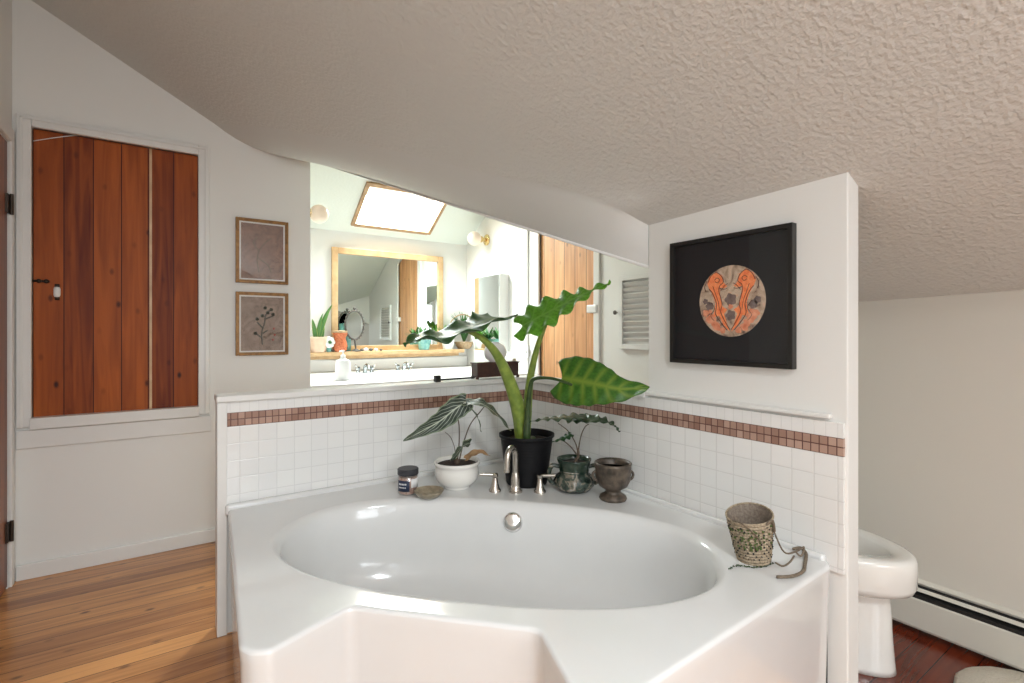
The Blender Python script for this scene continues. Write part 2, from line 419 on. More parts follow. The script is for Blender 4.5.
# wall_right incl. door_2 opening
dy0, dy1, dz = 2.179, 2.711, 1.98
dzl = 1.72
m = MB()
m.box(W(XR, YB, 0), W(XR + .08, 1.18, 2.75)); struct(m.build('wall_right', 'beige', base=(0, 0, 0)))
m = MB(); m.box(W(XR, 1.18, 0), W(XR + .08, dy0, 2.75)); m.box(W(XR, dy1, 0), W(XR + .08, YF + .08, 2.75))
m.box(W(XR, dy0, dz), W(XR + .08, dy1, 2.75))
m.box(W(XR + .06, dy0, 0), W(XR + .08, dy1, dz))
struct(m.build('wall_far_right', 'wall', base=(0, 0, 0)))
m = MB(); m.box(W(XE - .07, YF, 0), W(XR, YF + .08, 2.75)); struct(m.build('wall_far', 'wall', base=(0, 0, 0)))
m = MB(); m.box(W(XE - .06, YC + .07, 0), W(XE, YF, 2.6)); struct(m.build('wall_far_left', 'wall', base=(0, 0, 0)))

# main sloping ceiling, running into a header that drops to a straight free edge
A = Vector((XE, YC, 1.913)); B = Vector((XP, 1.20, 1.234))
foldpx = [(215, 122), (262, 127), (330, 138), (400, 152), (480, 172), (585, 195), (648, 225)]
fold = []
for (u, v) in foldpx:
    r = ray(u, v); t = 1.0
    for _ in range(60):
        p = Vector((0, 0, 1)) + r * t
        t -= (p.z - zc(p.x, p.y)) / (r.z + .548 * r.x + .034 * r.y)
    fold.append(Vector((0, 0, 1)) + r * t)
fold[0].y = YC; fold[-1].x = XP; fold[-1].y = 1.20
fold = smooth(fold, 5)
nf = len(fold)
m = MB(); bm = m.bm
# slope: strips along y, from wall_front to fold
xs = [XL - .08, -.3, -.1, .05] + [p.x for p in fold]
ys = [YC, YC, YC, YC] + [p.y for p in fold]
cols = []
for x, ye in zip(xs, ys):
    cols.append([bm.verts.new(W(x, YB + (ye - YB) * k / 10, zc(x, YB + (ye - YB) * k / 10))) for k in range(11)])
for i in range(len(cols) - 1):
    for k in range(10):
        if i in (1, 2, 3) and k in (1, 2): continue      # opening of added_window_4
        bm.faces.new((cols[i][k], cols[i + 1][k], cols[i + 1][k + 1], cols[i][k + 1]))
pr = [bm.verts.new(W(x, y, zc(XP, y) - .42 * (x - XP))) for (x, y) in ((XR, YB), (XR, 1.2))]
last = cols[-1]
rr = [bm.verts.new(W(XR, YB + (1.2 - YB) * k / 10, zc(XP, YB + (1.2 - YB) * k / 10) - .42 * (XR - XP))) for k in range(11)]
for v in pr: bm.verts.remove(v)
for k in range(10): bm.faces.new((last[k], rr[k], rr[k + 1], last[k + 1]))
# header sheet
edge = [A + (B - A) * (i / (nf - 1)) for i in range(nf)]
rows = [[c[-1] for c in cols[4:]]]
NR = 10
for r_ in range(1, NR + 1):
    s_ = r_ / NR
    row = []
    for i in range(nf):
        w = i / (nf - 1)
        p = fold[i].lerp(edge[i], s_)
        p = p + Vector((0, 0, -.058 * (1 - w) ** 1.5 * 4 * s_ * (1 - s_) * (1 - .3 * s_)))
        row.append(bm.verts.new(p * S))
    rows.append(row)
for r_ in range(NR):
    for i in range(nf - 1):
        bm.faces.new((rows[r_][i], rows[r_][i + 1], rows[r_ + 1][i + 1], rows[r_ + 1][i])).material_index = 1
skc = [cols[1][1].co / S, cols[4][1].co / S, cols[4][3].co / S, cols[1][3].co / S]
skc = [Vector(p) for p in skc]
ceil = m.build('ceiling', 'ceil', base=(0, 0, 0), smooth='auto'); struct(ceil); ceil.data.materials.append(M['ceil_s'])
m = MB()
for i in range(4):
    a_, b_ = skc[i] * S, skc[(i + 1) % 4] * S; d_ = (b_ - a_).normalized(); up_ = Vector((.48, 0, .877)); w_ = up_.cross(d_) * .03
    q = [a_ - w_, b_ - w_, b_ + w_ * 0, a_ + w_ * 0]
    m.prism([p - up_ * .012 for p in q], up_ * .18)
struct(m.build('added_window_4', 'trim', base=(0, 0, 0)))  # unseen roof window, added to bring light from above
# header bead, soffit and back face
nrm = Vector((B.y - A.y, -(B.x - A.x), 0)).normalized(); nrm = -nrm if nrm.x < 0 else nrm    # towards far room
m = MB()
q = nrm * .05
m.box((0, 0, 0), (0, 0, 0)); m.bm.clear()
def zh(x, y): return A.z + .324 * (x - A.x) + .585 * (y - A.y)
o_ = nrm * .02
P5 = [(A.x - .06, A.y + .0), (A.x, A.y), (B.x, B.y), (XR, B.y), (XR, 2.95), (A.x - .06, 3.35)]
m.prism([W(x + o_.x * .5, y + o_.y * .5, zh(x, y)) for x, y in P5], (0, 0, .02))
struct(m.build('ceiling_back_slope', 'ceil2', base=(0, 0, 0)))
m = MB(); m.tube([(A - Vector((0, 0, .004))) * S, (B - Vector((0, 0, .004))) * S], .007, 8, sub=1)
struct(m.build('trim_1', 'trim', base=(0, 0, 0), smooth=True))
# far ceiling (slope with the skylight, then flat) + cheek
def z3(y): return 1.734 + .62 * (YF - y)
sk = dict(x0=1.085, x1=1.70, y0=3.30, y1=3.655)     # skylight opening (plan)
m = MB()
def quad3(x0, x1, y0, y1):
    m.poly([W(x0, y0, z3(y0)), W(x1, y0, z3(y0)), W(x1, y1, z3(y1)), W(x0, y1, z3(y1))])
YK = 2.6
quad3(XE - .06, sk['x0'], YK, YF); quad3(sk['x1'], XR, YK, YF)
quad3(sk['x0'], sk['x1'], YK, sk['y0']); quad3(sk['x0'], sk['x1'], sk['y1'], YF)
m.poly([W(XE - .06, YK, z3(YK)), W(XR, YK, z3(YK)), W(XR, 1.1, z3(YK)), W(XE - .06, 1.1, z3(YK))])
struct(m.build('ceiling_far', 'ceil2', base=(0, 0, 0)))
m = MB(); m.box(W(XP, 1.16, 1.02), W(XR, 1.2, 2.62))
o = m.build('wall_cheek', 'wall', base=(0, 0, 0)); struct(o)
# trim cheek bottom so it sits above the toilet-side ceiling
for v in o.data.vertices:
    if v.co.z < 1.5 * S: v.co.z = (zc(XP, 1.18) - .42 * (v.co.x / S - XP)) * S

# half wall + partition  (one structure each, tiles as children)
m = MB(); m.box(W(.135, YN, 0), W(XP + TH, YN + TH, CAP - .022))
hw = struct(m.build('wall_half', 'wall', base=(0, 0, 0)))
m = MB()
yP = .565
pts = [W(XP, yP, 0), W(XP, YN, 0), W(XP, YN, CAP - .022), W(XP, 1.20, CAP - .022), W(XP, 1.20, zc(XP, 1.2) + .01), W(XP, yP, zc(XP, yP) + .01)]
m.prism(pts, (TH * S, 0, 0))
pw = struct(m.build('wall_partition', 'wall', base=(0, 0, 0), bevel=.004))
m = MB()   # white tile over half wall
m.box(W(.157, YN - .008, .415), W(XP, YN, .686))
m.build('tile_panel', 'tileX', hw)
m = MB(); m.box(W(.157, YN - .008, .732), W(XP, YN, CAP - .02)); m.build('border_tiles', 'tileT', hw)
m = MB(); m.box(W(.157, YN - .0085, .686), W(XP, YN, .732)); m.build('mosaic_band', 'mosX', hw)
m = MB(); m.box(W(.125, YN - .022, CAP - .022), W(XP + TH + .01, YN + TH + .012, CAP)); m.build('wall_cap', 'trim', hw, bevel=.006)
m = MB(); m.box(W(.128, YN - .012, 0), W(.157, YN + TH + .006, CAP - .022)); m.build('end_post', 'trim', hw, bevel=.003)
m = MB()
m.box(W(XP - .008, .572, .39), W(XP, YN - .008, .686))
m.build('tile_panel', 'tileY', pw)
m = MB(); m.box(W(XP - .008, .572, .732), W(XP, YN - .008, CAP - .02)); m.build('border_tiles', 'tileU', pw)
m = MB(); m.box(W(XP - .0085, .572, .686), W(XP, YN - .008, .732)); m.build('mosaic_band', 'mosY', pw)
m = MB(); m.box(W(XP - .02, .60, CAP - .012), W(XP, 1.2, CAP)); m.box(W(XP - .022, 1.2, CAP - .022), W(XP + TH + .01, YN - .022, CAP))
m.build('wall_cap', 'trim', pw, bevel=.004)

# baseboards
m = MB(); m.box(W(XL + .012, YC - .014, 0), W(XE, YC, .062)); struct(m.build('baseboard_back', 'trim', bevel=.004))
m = MB(); m.box(W(XL, YB, 0), W(XL + .012, 1.88, .07)); struct(m.build('baseboard_left', 'trim', bevel=.004))
# ledge board trim under cupboard window, running along wall
pz = at(13, 450, y=YC - .02).z; 
m = MB(); m.box(W(XL + .013, YC - .016, .529), W(.165, YC, .603)); struct(m.build('trim_2', 'trim', bevel=.003))

# window_1 behind the camera with blinds (daylight source)
m = MB()
f = .035
m.box(W(wx0 - f, YB, wz0 - f), W(wx0, YB + .015, wz1 + f)); m.box(W(wx1, YB, wz0 - f), W(wx1 + f, YB + .015, wz1 + f))
m.box(W(wx0, YB, wz0 - f), W(wx1, YB + .015, wz0)); m.box(W(wx0, YB, wz1), W(wx1, YB + .015, wz1 + f))
mid = (wx0 + wx1) / 2
m.box(W(mid - .02, YB - .05, wz0), W(mid + .02, YB - .02, wz1)); m.box(W(wx0, YB - .05, (wz0 + wz1) / 2 - .015), W(wx1, YB - .02, (wz0 + wz1) / 2 + .015))
wn_ = struct(m.build('window_1', 'trim', bevel=.003))
m = MB()
m.box(W(XL, -1.535, .715), W(XL + .012, -1.5, 1.585)); m.box(W(XL, -.6, .715), W(XL + .012, -.565, 1.585))
m.box(W(XL, -1.5, .715), W(XL + .012, -.6, .75)); m.box(W(XL, -1.5, 1.55), W(XL + .012, -.6, 1.585)); m.box(W(XL - .05, -1.5, 1.13), W(XL - .02, -.6, 1.16))
struct(m.build('added_window_3', 'trim', bevel=.003))  # unseen side window, added for fill from the left

# =====================================================================
#  CUPBOARD in the back wall
# =====================================================================
cb = thing('wall_cupboard', W((cx0 + cx1) / 2, YC, cz0), 'wall cupboard with a varnished reddish plank door inside a white casing', 'cupboard')
m = MB(); m.box(W(cx0, YC + .012, cz0), W(cx1, YC + .03, cz1)); 
dr = m.build('plank_door', 'cedar', cb, bevel=.002)
# object-space material: shift so planks start at the left edge
m = MB(); m.box(W(-.0755, YC + .010, cz0), W(-.066, YC + .0125, cz1)); m.build('pale_edge_strip', 'oak', dr, label='pale sapwood strip between planks')
c_ = .046
m = MB()
m.box(W(cx0 - c_, YC - .018, cz0 - .036), W(cx0, YC + .03, cz1 + c_)); m.box(W(cx1, YC - .018, cz0 - .036), W(cx1 + c_, YC + .03, cz1 + c_))
m.box(W(cx0, YC - .018, cz1), W(cx1, YC + .03, cz1 + c_))
m.build('casing', 'trim', cb, bevel=.005)
m = MB()
m.box(W(cx0 - c_ + .012, YC - .024, cz0 - .036), W(cx0 - c_ + .02, YC - .018, cz1 + c_ - .012)); m.box(W(cx1 + c_ - .02, YC - .024, cz0 - .036), W(cx1 + c_ - .012, YC - .018, cz1 + c_ - .012))
m.box(W(cx0 - c_ + .012, YC - .024, cz1 + c_ - .02), W(cx1 + c_ - .012, YC - .018, cz1 + c_ - .012))
m.build('casing_bead', 'trim', cb, bevel=.002)
m = MB(); m.box(W(cx0 - .004, YC - .034, cz0 - .044), W(cx1 + .004, YC + .03, cz0 + .002)); m.build('sill', 'trim', cb, bevel=.004)
m = MB(); p = at(39, 281, y=YC + .008)
for dx in (-.028, 0, .028): m.sphere(p + Vector((dx, -.004, 0)), .011, 8)
m.tube([p + Vector((-.035, 0, 0)), p + Vector((.04, 0, 0))], .006, 8, sub=1)
m.build('bolt_latch', 'iron', dr, smooth=True)
m = MB(); p = at(57, 292, y=YC + .008)
m.lathe(p, [(.0, -.028), (.011, -.026), (.014, -.015), (.014, .015), (.011, .026), (.0, .028)], 16, sy=.6)
m.build('porcelain_pull', 'white', dr, smooth=True, label='small white oval pull')
for s_ in (-1, 1):
    m = MB(); m.lathe(p + Vector((0, .004, .034 * s_)), [(.0, -.008), (.01, -.007), (.01, .007), (.0, .008)], 12, sy=.5)
    m.build('pull_mount', 'iron', dr, smooth=True)
m = MB(); m.tube([at(33, 141, y=YC + .004), at(60, 137, y=YC + .004), at(80, 135, y=YC + .004)], .0022, 6)
m.build('wire', 'silverpl', dr, smooth=True)

# door_1 on the left wall (stained), hinges, casing
d1 = thing('door_1', W(XL, 2.3, 0), 'stained wooden door at the left edge beside the cupboard', 'door'); d1['kind'] = 'structure'
for k in ('label', 'category'): del d1[k]
m = MB(); m.box(W(XL - .03, 1.935, .01), W(XL - .001, 2.72, 1.738)); m.build('door_panel', 'door_red', d1)
m = MB()
m.box(W(XL, 2.728, 0), W(XL + .012, 2.768, 1.80)); m.box(W(XL, 1.86, 0), W(XL + .012, 1.93, 1.80)); m.box(W(XL, 1.93, 1.745), W(XL + .012, 2.728, 1.80))
m.build('door_casing', 'trim', d1, bevel=.004)
for vv in (203, 533):
    r_ = at(8, vv, x=XL + .005)
    m = MB(); m.box((r_.x - .008, 2.69 * S, r_.z - .045), (r_.x + .002, 2.727 * S, r_.z + .045)); m.tube([(r_.x + .008, 2.722 * S, r_.z - .05), (r_.x + .008, 2.722 * S, r_.z + .05)], .008, 10, sub=1)
    m.build('hinge', 'iron', d1, smooth='auto')

# door_2 : pine planks on the right wall of the far room
d2 = thing('door_2', W(XR, (dy0 + dy1) / 2, 0), 'x', 'x'); d2['kind'] = 'structure'
for k in ('label', 'category'): del d2[k]
m = MB(); m.box(W(XR + .01, dy0, .01), W(XR + .035, dy1, dz)); m.build('door_panel', 'pine', d2)
m = MB()
m.box(W(XR - .014, dy0 - .05, 0), W(XR + .035, dy0, dzl + .05)); m.box(W(XR - .014, dy1, 0), W(XR + .035, dy1 + .07, dz + .06)); m.prism([W(XR - .014, dy0 - .05, dzl), W(XR - .014, dy0 - .05, dzl + .05), W(XR - .014, dy1 + .0, dz + .06), W(XR - .014, dy1 + .0, dz)], (.02 * S, 0, 0))
m.build('door_casing', 'trim', d2, bevel=.006)
p = at(593, 309, x=XR)
m = MB(); m.box((p.x - .03, p.y - .06, p.z - .03), (p.x + .012, p.y + .04, p.z + .03)); m.build('latch', 'white', d2, bevel=.006)
# slim pilaster trim further along the wall
m = MB(); m.box(W(XR - .012, 2.84, 0), W(XR, 2.90, 2.0)); struct(m.build('trim_3', 'trim', bevel=.004))

# =====================================================================
#  BATHTUB
# =====================================================================
ZT = .418
tub = thing('corner_bathtub', W(.8, 1.3, 0), 'large white corner bathtub with oval basin and notched front', 'bathtub')
out = [(XP - .012, YN - .012), (.160, YN - .012), (.154, 1.83), (.106, 1.052), (.122, 1.022), (.152, 1.005), (.315, 1.072), (.597, .782), (.540, .615), (.553, .575), (.60, .554), (XP - .045, .585), (XP - .012, .605)]
out = [Vector((a, b, 0)) for a, b in out]
# round the corners of the outline
def roundpoly(P, r, seg=5):
    res = []
    n = len(P)
    for i in range(n):
        p, a, b = P[i], P[i - 1], P[(i + 1) % n]
        da, db = (a - p), (b - p); la, lb = da.length, db.length
        k = min(r, la * .4, lb * .4)
        q0 = p + da.normalized() * k; q1 = p + db.normalized() * k
        for j in range(seg + 1):
            t = j / seg
            res.append(q0 * (1 - t) ** 2 + p * 2 * t * (1 - t) + q1 * t * t)
    return res
out = roundpoly(out, .022)
def inset(P, d):
    n = len(P); res = []
    for i in range(n):
        a, p, b = P[i - 1], P[i], P[(i + 1) % n]
        e1 = (p - a).normalized(); e2 = (b - p).normalized()
        n1 = Vector((-e1.y, e1.x, 0)); n2 = Vector((-e2.y, e2.x, 0))
        nn = (n1 + n2); nn = nn / max(.3, nn.length_squared) * 2
        res.append(p + nn * d)
    return res
area = sum(out[i - 1].x * out[i].y - out[i].x * out[i - 1].y for i in range(len(out)))
if area < 0: out.reverse()
c0 = Vector((.7406, 1.1994, 0)); ang = -.792; ea, eb = .604, .317
def ell(k, kk=None, zz=ZT, dx=0, n=96):
    kb = kk if kk is not None else k
    res = []
    for j in range(n):
        t = 2 * PI * j / n
        ex = 2.37
        cx_ = math.copysign(abs(math.cos(t)) ** (2 / ex), math.cos(t)); sy_ = math.copysign(abs(math.sin(t)) ** (2 / ex), math.sin(t))
        x, y = (ea + k) * cx_ + dx, (eb + kb) * sy_
        res.append(Vector((c0.x + x * math.cos(ang) - y * math.sin(ang), c0.y + x * math.sin(ang) + y * math.cos(ang), zz)))
    return res
bm = bmesh.new()
def addring(P, z=None): return [bm.verts.new(Vector((p.x, p.y, p.z if z is None else z)) * S) for p in P]
def bridge(a, b):
    n = len(a)
    for i in range(n):
        k = (i + 1) % n
        bm.faces.new((a[i], a[k], b[k], b[i]))
R = .009
o_in2 = addring(inset(out, R + .006), ZT); o_in = addring(inset(out, R), ZT)
bridge(o_in2, o_in); prev = o_in
for k in range(1, 6):
    a = k / 5 * PI / 2
    rg = addring(inset(out, R * (1 - math.sin(a))), ZT - R * (1 - math.cos(a))); bridge(prev, rg); prev = rg
l2 = addring(inset(out, .002), ZT - .03); bridge(prev, l2)
bot = addring(inset(out, .012), .0); bridge(l2, bot)
e0 = addring(ell(.022)); e1 = addring(ell(.014)); bridge(e1, e0)
pv = e1
prof = [(.008, -.002), (.002, -.006), (-.004, -.013), (-.008, -.022), (-.014, -.06), (-.022, -.11), (-.034, -.17), (-.052, -.225), (-.08, -.265), (-.12, -.285), (-.18, -.292), (-.27, -.294)]
for (k, z_) in prof:
    rg = addring(ell(k * 1.15, k, ZT + z_)); bridge(rg, pv); pv = rg
bm.faces.new(pv)
es = []
for loop in (o_in2, e0):
    n = len(loop)
    for i in range(n):
        es.append(bm.edges.get((loop[i], loop[(i + 1) % n])))
bmesh.ops.triangle_fill(bm, use_beauty=True, use_dissolve=False, edges=es)
m = MB(); m.bm.free(); m.bm = bm
m.build('tub_shell', 'acrylic', tub, smooth='auto')
m = MB()
m.box(W(.15, YN - .034, ZT - .02), W(XP - .010, YN - .010, ZT + .016))
m.box(W(XP - .034, .607, ZT - .02), W(XP - .010, YN - .034, ZT + .012))
m.build('raised_back_edge', 'acrylic', tub, bevel=.012, seg=4)
# overflow plate
n2 = Vector((-.657, -.754, 0))
p = at(513, 522, x=1.0)
pz = dp(513, 522, 1.66)
# find point on basin wall : same depth as the wall under the faucet
best = None
for k in range(200):
    t = 1.3 + k * .003
    q = Vector((0, 0, 1)) + ray(513, 522) * t
    d = (q - c0); lx = d.x * math.cos(ang) + d.y * math.sin(ang); ly = -d.x * math.sin(ang) + d.y * math.cos(ang)
    depth = q.z - ZT
    kk = None
    for (k1, z1), (k2, z2) in zip(prof, prof[1:]):
        if z2 <= depth <= z1: kk = k1 + (k2 - k1) * (depth - z1) / (z2 - z1)
    if kk is None: continue
    f_ = abs(lx / (ea + kk * 1.15)) ** 2.37 + abs(ly / (eb + kk)) ** 2.37
    if f_ >= 1: best = q; break
ov = (best if best else Vector((.93, 1.42, .36))) * S
def disc_rot(nv):
    return Vector((0, 0, 1)).rotation_difference(Vector(nv).normalized()).to_matrix()
m = MB(); m.lathe(ov + n2 * .001, [(.0, .018), (.030, .017), (.038, .013), (.0425, .006), (.043, 0), (.042, -.006)][::-1], 32, rot=disc_rot(n2 + Vector((0, 0, .12))))
m.build('overflow_cover', 'chrome', tub, smooth=True)

m = MB(); m.box(W(XP - .0118, .612, .004), W(XP - .0006, .640, ZT - .02)); m.build('gap_shade_strip', 'shadowgap', tub, label='dark strip painting in the shade of the gap between tub and wall')  # dark strip added to paint the shade inside the tub gap
# ---------- tap set ----------
zt = ZT * S
fb = at(515.5, 492, z=ZT)
fc = thing('bath_tap', fb, 'brushed nickel gooseneck tap between its two lever handles at the tub corner', 'tap')
nf_ = Vector((-.55, -.83, 0)).normalized()     # towards basin / camera
m = MB(); m.lathe(fb, [(.030, 0), (.030, .007), (.024, .014), (.021, .035), (.020, .06), (.0155, .085), (.0145, .09)], 28); m.build('tap_body', 'nickel', fc, smooth='auto')
side = Vector((-.9, .1, 0)).normalized()
sp_ = (side * .45 + nf_ * .55).normalized()
P_ = [fb + Vector((0, 0, .075)), fb + Vector((0, 0, .13))]
Rr = .040
for k in range(0, 9):
    a = PI * k / 8
    P_.append(fb + Vector((0, 0, .165)) + sp_ * (Rr * (1 - math.cos(a))) + Vector((0, 0, Rr * math.sin(a) * 1.1)))
P_.append(fb + sp_ * (Rr * 2.1) + Vector((0, 0, .115)))
m = MB(); m.tube(P_, .0135, 14, sub=3); m.tube([P_[-1] + Vector((0, 0, .006)), P_[-1] - Vector((0, 0, .004))], .0145, 16, sub=1)
m.build('spout', 'nickel', fc, smooth='auto')
for (u, v, sgn, lab) in ((495, 491, -1, 'left'), (540, 492, 1, 'right')):
    hb = at(u, v, z=ZT)
    h = thing('tap_handle', hb, 'brushed nickel lever tap handle %s' % ('pointing left, on the side of the white bowl planter' if sgn < 0 else 'pointing right, on the side of the mottled green planter'), 'tap handle', 'tap handles on the tub corner')
    m = MB(); m.lathe(hb, [(.028, 0), (.028, .006), (.021, .015), (.014, .04), (.011, .062), (.015, .067), (.015, .078), (.005, .083)], 24); m.build('handle_base', 'nickel', h, smooth='auto')
    d = RT * sgn * .95 + (-nf_) * -.1; d.normalize()
    m = MB(); m.tube([hb + Vector((0, 0, .073)) - d * .012, hb + Vector((0, 0, .076)) + d * .03, hb + Vector((0, 0, .078)) + d * .07], [.009, .008, .007], 12); m.build('lever', 'nickel', h, smooth='auto')

# =====================================================================
#  POTS AND PLANTS
# =====================================================================
def leaf(name, mid, side, hw, mat, parent, ns=44, nt_=10, fold=.12, wave=.0, wn=5, curl=0., lobes=0., nl=5, asym=1., label=None, solid=.0012):
    """mid: midrib points; side: list of side vectors along it; hw: max half width; lobes: depth of scallops"""
    mid = smooth([Vector(p) for p in mid], 12)
    if isinstance(side, Vector): side = [side]
    sd = smooth([Vector(s) for s in side], 12) if len(side) > 1 else side
    m = MB(); bm = m.bm; uvl = bm.loops.layers.uv.new('UVMap')
    G = []
    for i in range(ns + 1):
        s = i / ns
        f = s * (len(mid) - 1); a = int(min(f, len(mid) - 2)); p = mid[a].lerp(mid[a + 1], f - a)
        d = (mid[a + 1] - mid[a]).normalized()
        f2 = s * (len(sd) - 1); b = int(min(f2, max(0, len(sd) - 2)))
        sv = sd[b].lerp(sd[b + 1], f2 - b) if len(sd) > 1 else sd[0]
        sv = (sv - d * sv.dot(d)).normalized(); nv = d.cross(sv).normalized()
        w = (math.sin(PI * min(1, (s * .93 + .07)) ** .62)) if s < 1 else 0.0
        w = max(0, w) ** .85
        w *= 1 - lobes * .5 * (1 + math.cos(2 * PI * nl * s)) * (0.4 + .6 * s)
        row = []
        for j in range(-nt_, nt_ + 1):
            t = j / nt_
            ww = hw * w * (asym if t > 0 else 1)
            back = -abs(t) ** 1.5 * hw * .45 * (1 - s) * .9
            q = p + sv * t * ww + nv * (fold * abs(t) * ww) + d * back
            q += nv * (wave * abs(t) ** 1.5 * math.sin(2 * PI * wn * s + (0 if t > 0 else 1.7)))
            q += nv * (-curl * t * t * ww)
            row.append(bm.verts.new(q))
        G.append(row)
    for i in range(ns):
        for j in range(2 * nt_):
            f = bm.faces.new((G[i][j], G[i][j + 1], G[i + 1][j + 1], G[i + 1][j]))
            for l, (a, b) in zip(f.loops, ((i, j), (i, j + 1), (i + 1, j + 1), (i + 1, j))):
                l[uvl].uv = (a / ns, b / (2 * nt_))
    bmesh.ops.remove_doubles(bm, verts=bm.verts, dist=1e-5)
    m.keepn = True
    return m.build(name, mat, parent, smooth=True, solid=solid, label=label)

# black nursery pot with the giant alocasia
pb = W(1.141, 1.572, ZT)
pot = thing('nursery_pot', pb, 'black ribbed plastic pot holding the tall large-leaved plant', 'planter')
m = MB(); h = .238; rt, rb = .128, .098
prof_ = [(rb * .97, 0), (rb, .004)]
for k in range(1, 16):
    z_ = h * k / 17; r_ = rb + (rt - rb) * k / 17
    prof_ += [(r_, z_ - .003), (r_ + .0006, z_), (r_ + .0001, z_ + .003)]
prof_ += [(rt, h - .016), (rt + .006, h - .012), (rt + .006, h), (rt + .001, h), (rt - .003, h - .01), (rt - .008, h - .035)]
m.lathe(pb, prof_, 48, cap1=False); m.build('pot_wall', 'blackpl', pot, smooth='auto')
m = MB(); m.lathe(pb, [(rt - .006, h - .032), (.06, h - .028), (.005, h - .026)], 36); m.build('soil', 'soil', pot, smooth=True)

pc = pb + Vector((0, 0, h - .03))
al = thing('elephant_ear_plant', pc, 'tall green plant with three huge scalloped leaves growing from the black pot', 'plant')
t0 = 1.915
m = MB(); m.tube([pc + Vector((-.01, -.02, -.0)), dp(523, 440, t0), dp(519, 412, t0 - .02), dp(509, 380, t0 - .06), dp(497, 355, t0 - .12), dp(484, 340, t0 - .17), dp(467, 330, t0 - .22)],
                 [.034, .036, .036, .029, .020, .014, .009], 14); m.build('stalk', 'stem', al, smooth=True)
m = MB(); m.tube([pc + Vector((.0, -.0, -.0)), dp(525, 445, t0 + .03), dp(527, 415, t0 + .03), dp(530, 380, t0), dp(538, 345, t0 - .03), dp(549, 316, t0 - .06), dp(556, 309, t0 - .07)],
                 [.026, .025, .023, .018, .013, .010, .007], 14); m.build('stalk', 'stem', al, smooth=True)
m = MB(); m.tube([pc + Vector((.02, -.02, -.0)), dp(527, 440, t0 - .05), dp(528, 410, t0 - .06), dp(530, 388, t0 - .08), dp(534, 379, t0 - .1), dp(548, 378, t0 - .14), dp(562, 381, t0 - .18), dp(572, 385, t0 - .2)],
                 [.020, .018, .013, .010, .009, .007, .006, .005], 14); m.build('stalk', 'stem_dark', al, smooth=True)
m = MB(); m.tube([pc + Vector((-.015, -.01, 0)), dp(521, 432, t0 - .02), dp(519, 415, t0 - .03), dp(521, 398, t0 - .02)], [.026, .024, .018, .004], 12); m.build('sheath', 'stem', al, smooth=True)
# left leaf, nearly level with the eye
leaf('leaf', [dp(495, 317, 1.80), dp(484, 321, 1.74), dp(465, 329, 1.68), dp(440, 337, 1.60), dp(418, 338, 1.54), dp(404, 346, 1.50)],
     [FW * .9 + UP * .20 + RT * .1, FW * .9 + UP * .24, FW * .9 + UP * .16, FW * .9 + UP * .30], .130, 'leafA', al, fold=.05, wave=.013, wn=4.5, lobes=.30, nl=5, curl=.15, label='long arching leaf with grey sheen')
leaf('leaf', [dp(522, 326, 1.86), dp(537, 318, 1.84), dp(556, 308, 1.82), dp(575, 298, 1.79), dp(593, 290, 1.77), dp(611, 282, 1.75)],
     [UP * .75 + RT * .25 + FW * .62, UP * .62 + FW * .75 + RT * -.2, UP * .5 + FW * .85, UP * .25 + FW * .9], .105, 'leafB', al, fold=.1, wave=.013, wn=6, lobes=.34, nl=6.5, curl=.1, label='upright bright green leaf')
leaf('leaf', [dp(562, 378, 1.75), dp(580, 381, 1.71), dp(600, 385, 1.67), dp(622, 389, 1.64), dp(650, 387, 1.62)],
     [UP * .95 + FW * .4 + RT * .05, UP * .95 + FW * .4 + RT * .1, UP * .9 + FW * .45, UP * .9 + FW * .5], .108, 'leafC', al, fold=.14, wave=.004, wn=7, lobes=.06, nl=7, asym=1.05, curl=.28, label='broad leaf with yellow veins')

# white bowl planter + white veined plant
wb = at(457, 487, z=ZT)
wp = thing('bowl_planter', wb, 'glossy white ceramic bowl planter left of the tap', 'planter')
m = MB(); m.lathe(wb, [(.058, 0), (.062, .004), (.062, .010), (.070, .016), (.090, .032), (.100, .050), (.103, .068), (.101, .086), (.099, .098), (.103, .108), (.108, .114), (.108, .122), (.104, .126), (.097, .122), (.094, .112), (.092, .104)], 48, cap1=False)
m.build('bowl', 'ceramic', wp, smooth=True)
m = MB(); m.lathe(wb, [(.0945, .108), (.05, .111), (.004, .113)], 32); m.build('soil', 'soil', wp, smooth=True)
wc = wb + Vector((0, 0, .111))
tw = (wb - W(0, 0, 0)).dot(FW) / S
pp = thing('arrowhead_plant', wc, 'small dark plant with white-veined arrow leaves in the white bowl', 'plant')
for P_, r_ in (([wc, dp(459, 445, tw), dp(459, 425, tw), dp(456, 412, tw)], [.0035, .003, .0028, .0025]),
               ([wc + RT * .008, dp(463, 445, tw), dp(470, 425, tw), dp(480, 412, tw), dp(484, 407, tw)], [.0035, .003, .0028, .0025, .002]),
               ([wc - RT * .01, dp(455, 450, tw), dp(451, 438, tw), dp(445, 432, tw)], [.0028, .002, .0018, .0012])):
    m = MB(); m.tube(P_, r_, 8); m.build('stalk', 'stem_brown', pp, smooth=True)
m = MB(); m.lathe(wc - Vector((0, 0, .005)), [(.012, 0), (.011, .012), (.007, .024), (.002, .03)], 12); m.build('stem_base', 'stem_brown', pp, smooth=True)
m_ = leaf('leaf', [dp(466, 402, tw - .01), dp(455, 409, tw - .02), dp(440, 421, tw - .05), dp(422, 431, tw - .08), dp(403, 441, tw - .10)],
     [UP * .85 + FW * .1 - RT * .35, UP * .8 - RT * .4 + FW * .25, UP * .75 - RT * .3 + FW * .4], .054, 'leafP', pp, fold=.1, wave=.003, wn=6, lobes=.16, nl=6, label='large arrow leaf with white veins')
